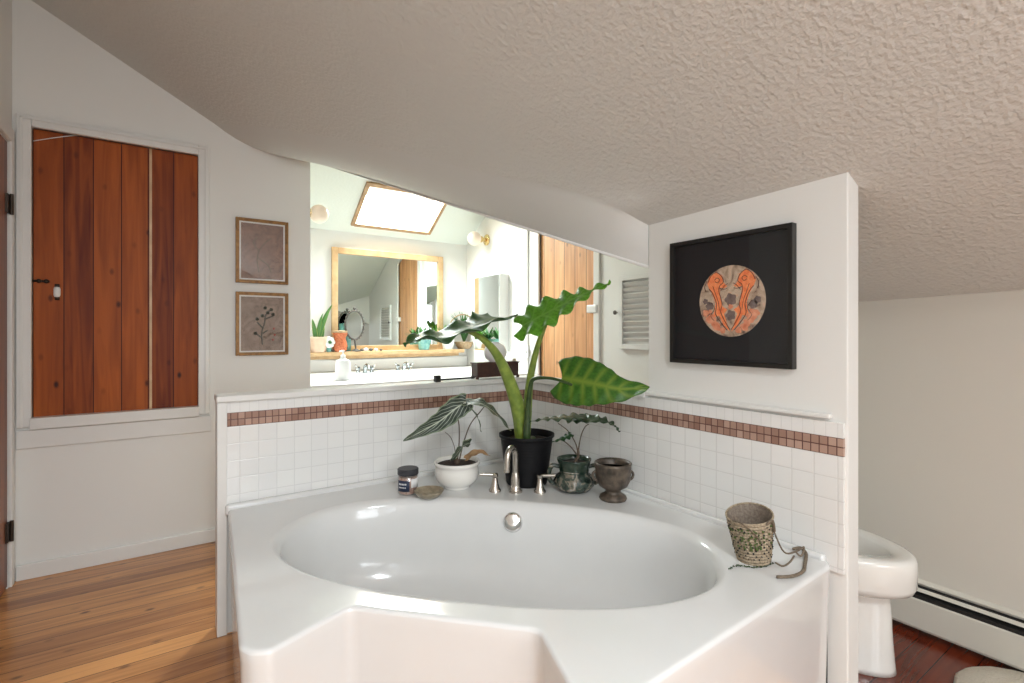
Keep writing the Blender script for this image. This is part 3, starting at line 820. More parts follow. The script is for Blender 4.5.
leaf('leaf', [dp(466, 403, tw + .0), dp(482, 404, tw - .02), dp(497, 415, tw - .03), dp(511, 431, tw - .04)],
     [FW * .9 + UP * .25, FW * .9 + UP * .3], .040, 'leafP', pp, fold=.15, wave=.004, wn=4, lobes=.2, nl=5)
leaf('leaf', [dp(462, 404, tw + .02), dp(470, 408, tw), dp(478, 419, tw - .01), dp(481, 432, tw - .01)],
     [FW * .8 - RT * .3 + UP * .2, FW * .9], .024, 'leafP', pp, fold=.2, wave=.003, wn=4, lobes=.25, nl=4)
leaf('leaf', [dp(470, 443, tw - .03), dp(463, 446, tw - .05), dp(456, 455, tw - .06), dp(450, 461, tw - .06)],
     [UP * .7 + RT * .5, UP * .6 + RT * .7], .026, 'leafP', pp, fold=.2, wave=.003, wn=4, lobes=.15, nl=4)
leaf('leaf', [dp(466, 459, tw - .03), dp(473, 454, tw - .03), dp(481, 452, tw - .03), dp(490, 456, tw - .02)],
     [UP * .6 + FW * .8, UP * .5 + FW * .9], .020, 'deadleaf', pp, fold=.25, wave=.003, wn=3, label='withered brown leaf')

# jar + dish
jb = at(408, 493, z=ZT)
jr = thing('bath_salts_jar', jb, 'clear jar of pinkish bath salts with dark lid and navy label', 'jar')
m = MB(); m.lathe(jb, [(0.0416, 0), (0.0448, 0.0048), (0.0448, 0.08), (0.0416, 0.0848), (0.0408, 0.096)], 32); m.build('jar_glass', 'jarglass', jr, smooth='auto')
m = MB(); m.lathe(jb, [(0.0384, 0.0048), (0.04192, 0.0096), (0.04192, 0.0768), (.0, 0.0776)], 28); m.build('bath_salts', 'copper', jr, smooth='auto')
m = MB(); m.lathe(jb, [(0.0456, 0.0864), (0.0472, 0.0896), (0.0472, 0.1104), (0.044, 0.1136), (0.0032, 0.1136)], 32); m.build('lid', 'slate_lid', jr, smooth='auto')
def arc_label(c, r, a0, a1, z0, z1, mat, name, parent, n=14):
    m = MB(); m.rings([[c + Vector((r * math.cos(a0 + (a1 - a0) * k / n), r * math.sin(a0 + (a1 - a0) * k / n), z)) for k in range(n + 1)] for z in (z0, z1)], close=False)
    return m.build(name, mat, parent, smooth=True, solid=0.00096)
ca = math.atan2(-jb.y, -jb.x)
lb = arc_label(jb, .0462, ca - 1.15, ca + .15, .019, .067, 'navy', 'paper_label', jr)
for zz, hh, a0, a1 in ((.048, .007, -.95, -.1), (.034, .005, -.95, -.15)):
    for k in range(5):
        w_ = (a1 - a0) / 5
        arc_label(jb, .0471, ca + a0 + w_ * k, ca + a0 + w_ * (k + .65), zz, zz + hh, 'silverpl', 'lettering', lb, 3)
arc_label(jb, .0462, ca + .3, ca + 1.3, .035, .073, 'silverpl', 'paper_label', jr)
db = at(429, 497.5, z=ZT)
m = MB(); m.lathe(db, [(0.0192, 0), (0.0352, 0.0032), (0.0528, 0.016), (0.064, 0.0304), (0.0656, 0.0336), (0.0608, 0.0336), (0.048, 0.0208), (0.0192, 0.0128), (0.0016, 0.012)], 36, sx=1.0, sy=1.)
tag(m.build('soap_dish', 'dish', smooth=True), 'shallow brown stone dish in front of the white bowl', 'dish')

# mottled green planter
gb = at(574, 490, z=ZT)
gp = thing('glazed_planter', gb, 'mottled dark green glazed planter with scroll handles right of the tap', 'planter')
m = MB(); m.lathe(gb, [(0.0552, 0), (0.07176, 0.00552), (0.08832, 0.02484), (0.09246, 0.04416), (0.0828, 0.06624), (0.069, 0.08004), (0.06624, 0.08832), (0.069, 0.0966)], 48, wob=lambda a, z: 1 + 0.0414 * math.sin(9 * a + z * 90) * (1 if 0.0138 < z < 0.069 else .2))
bd = m.build('pot_belly', 'clay_green', gp, smooth=True)
m = MB(); m.lathe(gb, [(0.06624, 0.08556), (0.069, 0.1035), (0.07314, 0.12696), (0.07866, 0.14076), (0.07866, 0.14628), (0.07314, 0.14628), (0.06762, 0.13248), (0.06486, 0.12144)], 40, cap0=False, cap1=False); m.build('pot_neck', 'clay_dark', gp, smooth=True)
m = MB(); m.lathe(gb, [(0.06831, 0.12558), (0.00276, 0.1311)], 28); m.build('soil', 'soil', gp, smooth=True)
for sg in (-1, 1):
    d = RT * sg
    m = MB(); m.tube([gb + d * 0.06624 + Vector((0, 0, 0.10764)), gb + d * 0.09936 + Vector((0, 0, 0.11316)), gb + d * 0.11454 + Vector((0, 0, 0.08556)), gb + d * 0.11316 + Vector((0, 0, 0.05244)), gb + d * 0.0966 + Vector((0, 0, 0.03312)), gb + d * 0.0828 + Vector((0, 0, 0.04692))],
                     [0.00828, 0.01035, 0.01104, 0.01104, 0.00966, 0.0069], 10); m.build('scroll_handle', 'clay_green', gp, smooth=True)
gc = gb + Vector((0, 0, .127)); tg = gb.dot(FW) / S
gpl = thing('philodendron_plant', gc, 'small dark plant with thin toothed leaves in the mottled green planter', 'plant')
m = MB(); m.tube([gc, dp(578, 457, tg), dp(578, 449, tg)], [.008, .007, .005], 10); m.build('stem_base', 'stem_brown', gpl, smooth=True)
for P_ in ([dp(578, 452, tg), dp(575, 442, tg), dp(568, 431, tg), dp(558, 423, tg)], [dp(578, 452, tg), dp(581, 436, tg), dp(585, 427, tg), dp(589, 424, tg)], [dp(577, 455, tg), dp(571, 447, tg), dp(564, 441, tg - .01)]):
    m = MB(); m.tube(P_, [.0033, .0028, .0024, .002][:len(P_)], 8); m.build('stalk', 'stem_brown', gpl, smooth=True)
leaf('leaf', [dp(592, 417, tg + .02), dp(575, 416, tg), dp(558, 418, tg - .03), dp(543, 419, tg - .05), dp(529, 422, tg - .07)], [FW + UP * .22, FW + UP * .12, FW + UP * .15], .045, 'leafD', gpl, fold=.08, wave=.005, wn=7, lobes=.6, nl=6)
leaf('leaf', [dp(572, 419, tg + .03), dp(585, 419, tg), dp(600, 420, tg - .03), dp(612, 424, tg - .05), dp(620, 432, tg - .07)], [FW + UP * .22, FW + UP * .3, FW + UP * .15], .050, 'leafD', gpl, fold=.08, wave=.006, wn=7, lobes=.6, nl=6)
leaf('leaf', [dp(571, 434, tg - .02), dp(564, 438, tg - .03), dp(552, 442, tg - .05)], [UP * .4 + FW * .6, UP * .4 + FW], .022, 'leafD', gpl, fold=.1, wave=.003, wn=5, lobes=.6, nl=4, label='small star-shaped young leaf')

# bronze urn
ub = at(613, 499, z=ZT)
m = MB(); m.lathe(ub, [(0.05644, 0), (0.05976, 0.00664), (0.05644, 0.0166), (0.03984, 0.02656), (0.03154, 0.03486), (0.03652, 0.04482), (0.06142, 0.05976), (0.07138, 0.083), (0.0747, 0.10956), (0.07636, 0.12948), (0.07885, 0.13612), (0.07885, 0.1494), (0.08051, 0.15936), (0.07553, 0.16268), (0.06972, 0.1494), (0.0664, 0.1162), (0.0498, 0.083), (0.00332, 0.0747)], 44,
                   wob=lambda a, z: 1 + (0.0332 * math.sin(6 * a) if 0.0664 < z < 0.1245 else 0))
un = m.build('footed_urn', 'bronze', smooth=True, base=ub); tag(un, 'empty brown footed urn standing rightmost of the pots by the tap', 'urn')
m = MB(); m.lathe(ub, [(0.07221, 0.13446), (0.00332, 0.13446)], 32)
m.build('soil', 'soil', un, smooth=True)
for sg in (-1, 1):
    m = MB(); m.tube([ub + RT * sg * 0.0747 + Vector((0, 0, 0.1245)), ub + RT * sg * 0.08798 + Vector((0, 0, 0.10956)), ub + RT * sg * 0.083 + Vector((0, 0, 0.0913)), ub + RT * sg * 0.06972 + Vector((0, 0, 0.083))], 0.00581, 8)
    m.build('side_ornament', 'bronze', un, smooth=True)

# crochet basket with strap
kb = at(754, 560, z=ZT)
bk = thing('woven_basket', kb, 'small woven beige basket with green trim standing near the tub corner', 'basket')
tilt = Matrix.Rotation(math.radians(-6), 3, FW) 
N, KZ = 44, 15
hb_ = .148
def bk_pt(j, k, dr=0.):
    a = 2 * PI * j / N; z = hb_ * k / KZ; r = .046 + (.068 - .046) * (k / KZ) ** .8 + dr
    r *= 1 + .02 * math.sin(3 * a)
    return kb + tilt @ Vector((r * math.cos(a), r * math.sin(a), z + (.010 * math.sin(a + 1.2) if k > KZ - 3 else 0)))
m = MB()
for k in range(KZ):      # each stitch row: bulging ring with knots
    rr_ = []
    for f_, dr_ in ((0.0, -.0015), (.25, .001), (.5, .0018), (.75, .001), (1.0, -.0015)):
        ring = []
        for j in range(N * 2):
            a = j / 2; p0_ = bk_pt(a, k + f_, dr_ + .0012 * (1 if (j + k) % 2 else -1)); ring.append(p0_)
        rr_.append(ring)
    m.rings(rr_)
m.build('basket_wall', 'crochet', bk, smooth=True)
m = MB(); m.rings([[bk_pt(j, k, -.004) for j in range(N)] for k in (0, 5, 10, KZ - .2)], cap0=True); m.build('lining', 'crochet_in', bk, smooth=True)
m = MB(); m.tube([bk_pt(j, KZ, .0005) for j in range(0, N + 1)], .003, 8, sub=1); m.build('rim', 'crochet', bk, smooth=True)
m = MB()     # dark dots painted as the shade in the weave openings, then green stitches
angc = math.atan2(-kb.y, -kb.x)
for k in range(2, KZ - 1):
    for j in range(N):
        a = 2 * PI * j / N; da = (a - angc + PI) % (2 * PI) - PI
        if (j + k) % 2 == 0 and abs(da) < 1.5 and random.random() < .65:
            p_ = bk_pt(j, k + .5, .0022); m.sphere(p_, random.uniform(.002, .0034), 4)
m.build('opening_shade_dots', 'shadowgap', bk, smooth=True)
m = MB()
for _ in range(70):
    a = angc + random.gauss(0, .42); k = random.uniform(5.5, 13.5); p_ = bk_pt(a / (2 * PI) * N, k, .003)
    m.sphere(p_, random.uniform(.0025, .004), 4)
m.build('green_trim', plain('green_thread', (.07, .10, .025), .8), bk, smooth=True)
# strap
zs = zt + .006
P_ = [bk_pt((angc + .9) / (2 * PI) * N, KZ - 1, .004), bk_pt((angc + 1.15) / (2 * PI) * N, KZ - 5, .014)]
g = lambda u, v, z=ZT + .005: at(u, v, z=z)
m = MB(); m.tube([bk_pt((angc + 1.35) / (2 * PI) * N, 11, .002), g(784, 552, ZT + .06), g(797, 551, ZT + .045), g(804, 547, ZT + .03), g(801, 556, ZT + .012), g(795, 551, ZT + .02)], .0026, 8)
m.tube([g(776, 563, ZT + .02), g(783, 566), g(790, 562, ZT + .015), g(794, 556, ZT + .02)], .0028, 8)
m.build('thin_cord', 'strap', bk, smooth=True)
m = MB(); m.tube([g(793, 549, ZT + .012), g(801, 548, ZT + .012), g(806, 554, ZT + .008), g(805, 563), g(803, 571), g(793, 576), g(777, 577)], [.0045, .005, .0055, .0055, .005, .005, .0045], 8)
m.build('shoulder_strap', 'strap', bk, smooth=True)
m = MB(); m.tube([bk_pt((angc - 1.0) / (2 * PI) * N, KZ - .5, .003), bk_pt((angc - .4) / (2 * PI) * N, KZ + .6, .003), bk_pt((angc + .1) / (2 * PI) * N, KZ - 3, .006), bk_pt((angc + .5) / (2 * PI) * N, KZ - 7, .006)], .0022, 8)
m.tube([bk_pt((angc + .7) / (2 * PI) * N, KZ - .3, .003), bk_pt((angc + 1.0) / (2 * PI) * N, KZ + .2, .007), bk_pt((angc + 1.2) / (2 * PI) * N, KZ - 4, .008)], .004, 8)
m.build('drawstring', 'strap', bk, smooth=True)
m = MB(); cur = [g(729, 569, ZT + .002), g(735, 566, ZT + .002), g(742, 566, ZT + .002), g(750, 567, ZT + .002), g(758, 567.5, ZT + .002), g(766, 566, ZT + .002), g(774, 563, ZT + .002)]
for p_ in smooth(cur, 4):
    for _ in range(2): m.sphere(p_ + Vector((random.uniform(-.004, .004), random.uniform(-.004, .004), .001)), random.uniform(.0016, .0028), 4)
m.tube([c + Vector((0, 0, .0)) for c in cur], .0008, 5)
tag(m.build('bead_string', 'bead', smooth=True), 'dark green beaded string curled on the tub rim before the basket', 'bead string')

# =====================================================================
#  PICTURES
# =====================================================================
def frame_boxes(m, axis, pos, depth, a0, a1, z0, z1, w):
    """axis 'x': frame lies in plane x=pos, spans y a0..a1; depth negative = towards room"""
    def bx(p0, p1, q0, q1):
        if axis == 'x': m.box((pos + depth, p0, q0), (pos, p1, q1))
        else: m.box((p0, pos + depth, q0), (p1, pos, q1))
    bx(a0, a0 + w, z0, z1); bx(a1 - w, a1, z0, z1); bx(a0 + w, a1 - w, z0, z0 + w); bx(a0 + w, a1 - w, z1 - w, z1)
fy0, fy1, fz0, fz1 = .689 * S, 1.089 * S, .899 * S, 1.295 * S
bf = thing('framed_print', (XP * S - .001, (fy0 + fy1) / 2, fz0), 'square black framed print of a round orange picture on the white partition', 'picture')
px = XP * S
m = MB(); frame_boxes(m, 'x', px - .001, -.030, fy0, fy1, fz0, fz1, .016); m.build('frame', 'black', bf, bevel=.0015)
m = MB(); m.box((px - .014, fy0 + .014, fz0 + .014), (px - .008, fy1 - .014, fz1 - .014)); m.build('mount_board', 'mat_black', bf)
ctr = at(731, 301, x=XP - .012); rd = .134
rotx = disc_rot((-1, 0, 0))
def disc_shader():
    m_, n, b = nt('round_artwork'); setp(b, Roughness=.5)
    tc = n.nodes.new('ShaderNodeTexCoord'); mp = n.nodes.new('ShaderNodeMapping')
    no = n.nodes.new('ShaderNodeTexNoise'); no.inputs['Scale'].default_value = 22; no.inputs['Detail'].default_value = 6; no.inputs['Distortion'].default_value = 1.5
    n.links.new(tc.outputs['Object'], no.inputs['Vector'])
    c = ramp(n, no.outputs['Fac'], [(.30, (.14, .08, .06)), (.43, (.40, .29, .21)), (.6, (.58, .46, .35)), (.75, (.66, .34, .20))])
    n.links.new(c, b.inputs['Base Color']); return m_
m = MB(); m.lathe(ctr, [(rd, 0), (rd, .002), (.0, .002)], 72, rot=rotx)
art = m.build('round_artwork', disc_shader(), bf)
# two facing orange figures, foliage: thin inked shapes on the disc
def ap(a, b, d=.0026): return ctr + Vector((-d, -a * rd, b * rd))   # a: to the right in the photo, b: up
orange = noisy('orange_ink', [(.3, (.78, .16, .05)), (.7, (.95, .36, .15))], 60, .5)
inkd = plain('brown_ink', (.10, .03, .02), .5)
pinky = noisy('coral_ink', [(.3, (.60, .17, .08)), (.7, (.78, .38, .24))], 50, .5)
greyb = noisy('grey_ink', [(.3, (.10, .07, .07)), (.7, (.24, .18, .16))], 40, .5)
m = MB()
for s_ in (-1, 1):
    body = [(-.74, .55), (-.66, .74), (-.45, .86), (-.26, .74), (-.20, .52), (-.10, .42), (-.20, .37), (-.34, .40), (-.32, .10), (-.24, -.15), (-.10, -.24), (-.20, -.36), (-.12, -.6), (-.02, -.86), (-.22, -.66), (-.36, -.40), (-.60, -.47), (-.50, -.28), (-.47, -.05), (-.56, .2), (-.68, .4)]
    P_ = [ap(a * s_, b) for a, b in body]
    m.prism(P_ if s_ < 0 else P_[::-1], (-.0006, 0, 0))
m.build('orange_figures', orange, art)
m = MB()
for s_ in (-1, 1):
    for ln, w_ in (([(-.72, .55), (-.62, .74), (-.45, .84), (-.28, .72), (-.22, .55), (-.33, .45), (-.36, .30), (-.30, .10), (-.26, -.10), (-.30, -.30), (-.18, -.55), (-.02, -.80)], .0013),
                   ([(-.68, .38), (-.58, .28), (-.50, .12), (-.43, -.10), (-.46, -.35), (-.28, -.62), (-.1, -.82)], .0013),
                   ([(-.50, .62), (-.42, .68), (-.34, .62), (-.40, .54), (-.48, .58)], .0012), ([(-.55, .45), (-.46, .2), (-.38, .0), (-.34, -.25)], .0009),
                   ([(-.34, .38), (-.2, .34), (-.10, .36)], .001), ([(-.30, .30), (-.18, .44), (-.08, .50)], .001), ([(-.62, .0), (-.5, -.2), (-.62, -.4), (-.5, -.55)], .001),
                   ([(-.78, .3), (-.82, .45), (-.74, .62)], .0014)):
        m.tube([ap(a * s_, b, .0034) for a, b in ln], w_, 6, sub=4)
m.build('ink_lines', inkd, art, smooth=True)
for (a, b, r_) in ((0, .04, .17), (.0, -.40, .14), (-.66, -.12, .12), (.66, -.12, .12), (.78, .0, .1), (-.8, .02, .08)):
    m = MB(); m.lathe(ap(a, b, .0021), [(r_ * rd, 0), (r_ * rd, .0008), (0, .0008)], 20, rot=rotx, wob=lambda t, z: 1 + .15 * math.sin(5 * t))
    m.build('grey_patch', greyb, art)
for (a, b, r_) in ((-.6, -.5, .14), (.6, -.48, .14), (-.42, -.72, .12), (.42, -.72, .12), (-.78, -.32, .1), (.74, -.36, .1), (.0, -.16, .07), (.24, -.82, .09), (-.24, -.82, .09), (-.72, -.5, .07), (.5, -.6, .11), (-.5, -.62, .10), (.62, -.3, .07), (-.64, -.28, .06)):
    m = MB(); m.lathe(ap(a, b, .0024 + (abs(a * 13 + b * 7) % 1) * .0008), [(r_ * rd, 0), (r_ * rd, .0008), (0, .0008)], 16, rot=rotx, wob=lambda t, z: 1 + .12 * math.sin(3 * t + a * 9) + .10 * math.sin(5 * t + b * 7))
    m.build('coral_patch', pinky, art)
m = MB(); m.box((px - .0225, fy0 + .015, fz0 + .015), (px - .0215, fy1 - .015, fz1 - .015)); m.build('glass', glassy('print_glass', (1, 1, 1), .015, .02), bf)

# two small gilt frames
def art_shader(name, base, hi):
    return noisy(name, [(.3, base), (.6, hi), (.8, [min(1, x * 1.3) for x in hi])], 14, .6, bump=0., distort=2)
gx0, gx1 = .2655 * S, .504 * S
yw = YC * S
for k, (z0, z1, lab) in enumerate(((1.242, 1.562, 'upper gilt framed picture of a faint sketched flower, above the other small frame'), (.884, 1.198, 'lower gilt framed picture of a dark flowering stem, under the other small frame'))):
    z0 *= S; z1 *= S
    t_ = thing('gilt_picture', ((gx0 + gx1) / 2, yw - .001, z0), lab, 'picture', 'small gilt frames beside the cupboard')
    m = MB(); frame_boxes(m, 'y', yw - .001, -.022, gx0, gx1, z0, z1, .014); m.build('frame', 'gilt', t_, bevel=.004, seg=3)
    m = MB(); frame_boxes(m, 'y', yw - .001, -.017, gx0 + .013, gx1 - .013, z0 + .013, z1 - .013, .007); m.build('inner_edge', 'gilt', t_, bevel=.001)
    m = MB(); frame_boxes(m, 'y', yw - .001, -.012, gx0 + .02, gx1 - .02, z0 + .02, z1 - .02, .009); m.build('white_liner', 'white', t_)
    m = MB(); m.box((gx0 + .022, yw - .010, z0 + .022), (gx1 - .022, yw - .004, z1 - .022))
    ar = m.build('artwork', art_shader('sepia_art_%d' % k, (.15, .075, .05) if k == 0 else (.17, .11, .085), (.27, .145, .10) if k == 0 else (.32, .23, .18)), t_)
    xc_, zc_ = (gx0 + gx1) / 2, (z0 + z1) / 2
    Y_ = yw - .0105
    mk = plain('art_stem_ink_%d' % k, (.16, .13, .07) if k == 0 else (.05, .055, .04), .6)
    m = MB()
    ln = [[(-.02, -.13), (-.03, -.04), (.0, .04), (.05, .09)], [(-.03, -.04), (.03, -.08), (.05, -.13)], [(-.02, .0), (-.05, .05), (-.03, .09)]] if k == 0 else \
         [[(.0, -.13), (-.005, -.06), (.01, .0), (.02, .06), (.05, .09)], [(.0, -.09), (-.04, -.06)], [(.005, -.03), (-.03, .01)], [(.015, .03), (.06, .05)], [(.0, -.06), (.03, -.04)]]
    for L in ln: m.tube([Vector((xc_ + a, Y_, zc_ + b)) for a, b in L], .0025 if k == 0 else .0045, 6)
    if k == 1:
        for a, b in ((.05, .09), (.03, .07), (.06, .06), (-.03, .03), (.0, .05), (-.04, -.06), (.015, .10)): m.sphere((xc_ + a, Y_ + .004, zc_ + b), .012, 6)
    m.build('drawn_stem', mk, ar, smooth=True)
    if k == 1:
        m = MB()
        for a, b in ((.065, -.03), (.07, -.07), (.06, -.1)): m.sphere((xc_ + a, Y_ + .004, zc_ + b), .008, 6)
        m.build('red_blossom', plain('red_ink', (.42, .07, .05), .6), ar, smooth=True)
    m = MB(); m.box((gx0 + .019, yw - .0155, z0 + .019), (gx1 - .019, yw - .0148, z1 - .019)); m.build('glass', 'picglass', t_)

# =====================================================================
#  TOILET, HEATER, RUG
# =====================================================================
tb = W(1.735, .78, 0)
to = thing('toilet', tb, 'white toilet with open bowl behind the partition end', 'toilet')
cxx, cyy = 1.745, .745
def tring(a, b, z, dy=0, n=56, egg=.12):
    res = []
    for j in range(n):
        t = 2 * PI * j / n; y = math.sin(t); x = math.cos(t)
        k = 1 - egg * (-y) if y < 0 else 1
        res.append(W(cxx + b * x * k * 1.04, cyy + dy + a * y * 1.04, z * 1.045))
    return res
zr = .335
TZ = 1.045
m = MB()
m.rings([tring(.09, .08, .215), tring(.17, .122, .224), tring(.20, .143, .238), tring(.208, .148, .255), tring(.209, .149, .30), tring(.208, .149, .325), tring(.203, .144, .334), tring(.19, .132, .337),
         tring(.152, .098, .333), tring(.146, .092, .326), tring(.14, .088, .30), tring(.12, .072, .26), tring(.07, .045, .225), tring(.03, .03, .215)], cap0=True, cap1=True)
m.build('bowl', 'ceramic', to, smooth=True)
m = MB()
m.rings([tring(.19, .108, .0, .03), tring(.188, .106, .015, .03), tring(.183, .102, .04, .027), tring(.172, .093, .10, .02), tring(.160, .085, .16, .01), tring(.152, .081, .205, .005), tring(.15, .085, .235, .0)], cap0=True, cap1=True)
m.build('pedestal', 'ceramic', to, smooth=True)
m = MB(); m.box(W(1.57, .985, .27), W(1.90, 1.12, .60)); tk = m.build('tank', 'ceramic', to, bevel=.02, seg=3)
m = MB(); m.box(W(1.56, .975, .60), W(1.91, 1.13, .63)); m.build('tank_lid', 'ceramic', to, bevel=.01, seg=3)
m = MB(); m.box(W(1.66, .92, .10), W(1.81, 1.10, .28)); m.build('rear_base', 'ceramic', to, bevel=.02, seg=3)

hy0, hy1 = -1.2, 1.5
ht = thing('baseboard_heater', W(2.06, .4, 0), 'long cream baseboard heater with dark slots along the right wall', 'heater')
m = MB()
m.box(W(XR - .004, hy0, .012), W(XR - .0005, hy1, .165)); m.build('back_plate', 'heater', ht)
m = MB(); m.prism([W(XR - .046, hy0, .022), W(XR - .050, hy0, .030), W(XR - .050, hy0, .118), W(XR - .046, hy0, .122)], (0, (hy1 - hy0) * S, 0)); m.build('front_panel', 'heater', ht)
m = MB(); m.prism([W(XR - .034, hy0, .142), W(XR - .030, hy0, .146), W(XR - .022, hy0, .150), W(XR - .020, hy0, .146)], (0, (hy1 - hy0) * S, 0)); m.build('damper_strip', 'heater', ht)
m = MB(); m.prism([W(XR - .012, hy0, .158), W(XR - .001, hy0, .166), W(XR - .001, hy0, .172), W(XR - .014, hy0, .162)], (0, (hy1 - hy0) * S, 0)); m.build('top_flange', 'heater', ht)
m = MB(); m.box(W(XR - .046, hy0 + .02, .03), W(XR - .020, hy1 - .02, .132)); m.box(W(XR - .020, hy0 + .02, .03), W(XR - .005, hy1 - .02, .152)); m.build('slot_shade_block', 'shadowgap', ht)  # black block paints shade into the heater slots
m = MB()
p0 = at(1010, 700, z=.01)
m = MB(); rc = at(998, 700, z=0) 
m.lathe(rc + Vector((.02, -.10, 0)), [(.205, 0), (.215, .006), (.215, .018), (.205, .026), (.15, .028), (.01, .028)], 60, wob=lambda a, z: 1 + .006 * math.sin(17 * a))
tag(m.build('bath_mat', 'rug', smooth=True), 'round cream fluffy mat on the dark floor at the bottom right corner', 'bath mat')

# =====================================================================
#  FAR ROOM: VANITY
# =====================================================================
CZ = .7155
vy0 = 2.80; vx0, vx1 = XE + .004, XR - .003
vn = thing('vanity_cabinet', W(1.3, 3.25, 0), 'white vanity cabinet under the bright counter behind the half wall', 'cabinet')
m = MB(); m.box(W(vx0, vy0 + .02, .06), W(vx1, YF - .002, CZ - .031)); m.box(W(vx0, vy0 + .07, 0), W(vx1, YF - .002, .06)); m.build('body', 'white', vn)
for k in range(4):
    w_ = (vx1 - vx0) / 4
    m = MB(); m.box(W(vx0 + w_ * k + .01, vy0 + .008, .10), W(vx0 + w_ * (k + 1) - .01, vy0 + .0195, CZ - .06)); d_ = m.build('door', 'white', vn, bevel=.004)
    m = MB(); m.sphere(W(vx0 + w_ * (k + (.85 if k % 2 == 0 else .15)), vy0 - .002, .5), .012, 8); m.build('knob', 'nickel', d_, smooth=True)
m = MB(); m.box(W(vx0, vy0 - .012, CZ - .03), W(vx1, YF - .002, CZ)); m.box(W(vx0, YF - .02, CZ), W(vx1, YF - .002, .80))
tag(m.build('vanity_countertop', 'towel', bevel=.008), 'long white counter with backsplash under the wide mirror', 'countertop')
def small_tap(p, lab):
    t_ = thing('sink_tap', p, lab, 'tap', 'chrome taps on the vanity counter')
    m = MB(); m.lathe(p, [(.05, 0), (.05, .01), (.0, .012)], 20, sx=1.6, sy=.5); m.build('base_plate', 'steel', t_, smooth='auto')
    m = MB(); m.tube([p + Vector((0, 0, .01)), p + Vector((0, -.01, .06)), p + Vector((0, -.06, .075)), p + Vector((0, -.11, .05))], [.018, .014, .012, .010], 10); m.build('spout', 'steel', t_, smooth=True)
    for s_ in (-1, 1):
        m = MB(); m.lathe(p + Vector((s_ * .06, 0, .01)), [(.018, 0), (.013, .025), (.020, .035), (.016, .05), (.002, .052)], 14); m.tube([p + Vector((s_ * .06, 0, .045)), p + Vector((s_ * .085, -.01, .075))], .006, 8, sub=1); m.build('handle', 'steel', t_, smooth='auto')
CT = CZ
small_tap(at(365, 373.3, z=CT), 'chrome sink tap on the counter below the oval mirror')
small_tap(at(404, 371, z=CT), 'chrome sink tap showing under the tip of the long leaf')
def basin(u, v, lab):
    p = at(u, v, z=CT)
    m = MB(); m.lathe(p, [(.13, 0), (.24, .001), (.245, .012), (.235, .02), (.215, .012), (.17, .005), (.002, .004)], 44, sx=1.0, sy=.62)
    tag(m.build('sink_basin', 'towel', smooth=True), lab, 'sink', 'sinks in the vanity counter')
basin(412, 373.5, 'white sink with raised rim on the counter right of the oval mirror')
# soap bottle
sb = at(343, 380, z=CT)
t_ = thing('soap_bottle', sb, 'white pump soap bottle at the left end of the counter', 'bottle')
m = MB(); m.lathe(sb, [(.050, 0), (.055, .006), (.055, .12), (.048, .145), (.02, .16), (.016, .17)], 28); m.build('bottle', 'towel', t_, smooth='auto')
m = MB(); m.lathe(sb, [(.018, .165), (.018, .185), (.007, .19), (.007, .21), (.012, .212), (.012, .222), (.002, .222)], 16); m.tube([sb + Vector((0, 0, .216)), sb + Vector((-.03, -.02, .214))], .006, 8, sub=1); m.build('pump', 'towel', t_, smooth='auto')

# mirror with oak frame
a_, b_ = at(331, 247, y=YF), at(443, 257, y=YF)
mz0, mz1 = at(331, 352, y=YF).z, a_.z
mx0, mx1 = a_.x, at(606 / 4.267 + 300, 300, y=YF).x
wide1 = at(466, 300, y=YF).x
yf = YF * S
mr = thing('wall_mirror', ((mx0 + mx1) / 2, yf, mz0), 'wide wall mirror in a pale oak frame above the counter', 'mirror')
m = MB(); m.box((mx0 + .03, yf - .012, mz0 + .02), (mx1 - .02, yf - .008, mz1 - .03)); m.build('mirror_glass', 'mirror', mr)
m = MB(); frame_boxes(m, 'y', yf - .001, -.03, mx0, mx1, mz0, mz1, .055); m.build('frame', 'oak', mr, bevel=.004)
# oak ledge
lz = at(331, 352, y=YF - .13).z
m = MB(); m.box((XE * S + .002, yf - .17, lz - .035), (XR * S - .12, yf - .026 - .004, lz)); m.box((XE * S + .002, yf - .05, lz - .07), (XR * S - .12, yf - .031, lz - .035))
tag(m.build('wooden_ledge', 'oak', bevel=.004), 'narrow pale wooden ledge running under the wide mirror', 'shelf')
LZ = lz / S
def onledge(u, v=352, y=YF - .09):
    p = at(u, v, y=y); p.z = lz; return p
# snake plant
p = onledge(318)
t_ = thing('peach_pot', p, 'peach clay pot at the left end of the ledge', 'planter')
m = MB(); m.lathe(p, [(.062, 0), (.066, .005), (.085, .10), (.088, .13), (.082, .132), (.076, .115)], 28, cap1=False); m.build('pot', 'terra', t_, smooth='auto')
m = MB(); m.lathe(p, [(.078, .118), (.002, .12)], 20); m.build('soil', 'soil', t_, smooth=True)
sp2 = thing('snake_plant', p + Vector((0, 0, .12)), 'snake plant with upright blades in the peach clay pot', 'plant')
b0 = p + Vector((0, 0, .118))
for (dx, hh, lean, w_) in ((.0, .30, .12, .022), (-.02, .17, -.03, .02), (.03, .15, .02, .018), (-.01, .22, .05, .016)):
    leaf('blade', [b0 + Vector((dx, 0, 0)), b0 + Vector((dx + lean * .3, 0, hh * .4)), b0 + Vector((dx + lean * .65, -.0, hh * .75)), b0 + Vector((dx + lean, -.01, hh))], [RT + FW * .2], w_, 'snake', sp2, fold=.3, ns=20, nt_=4)
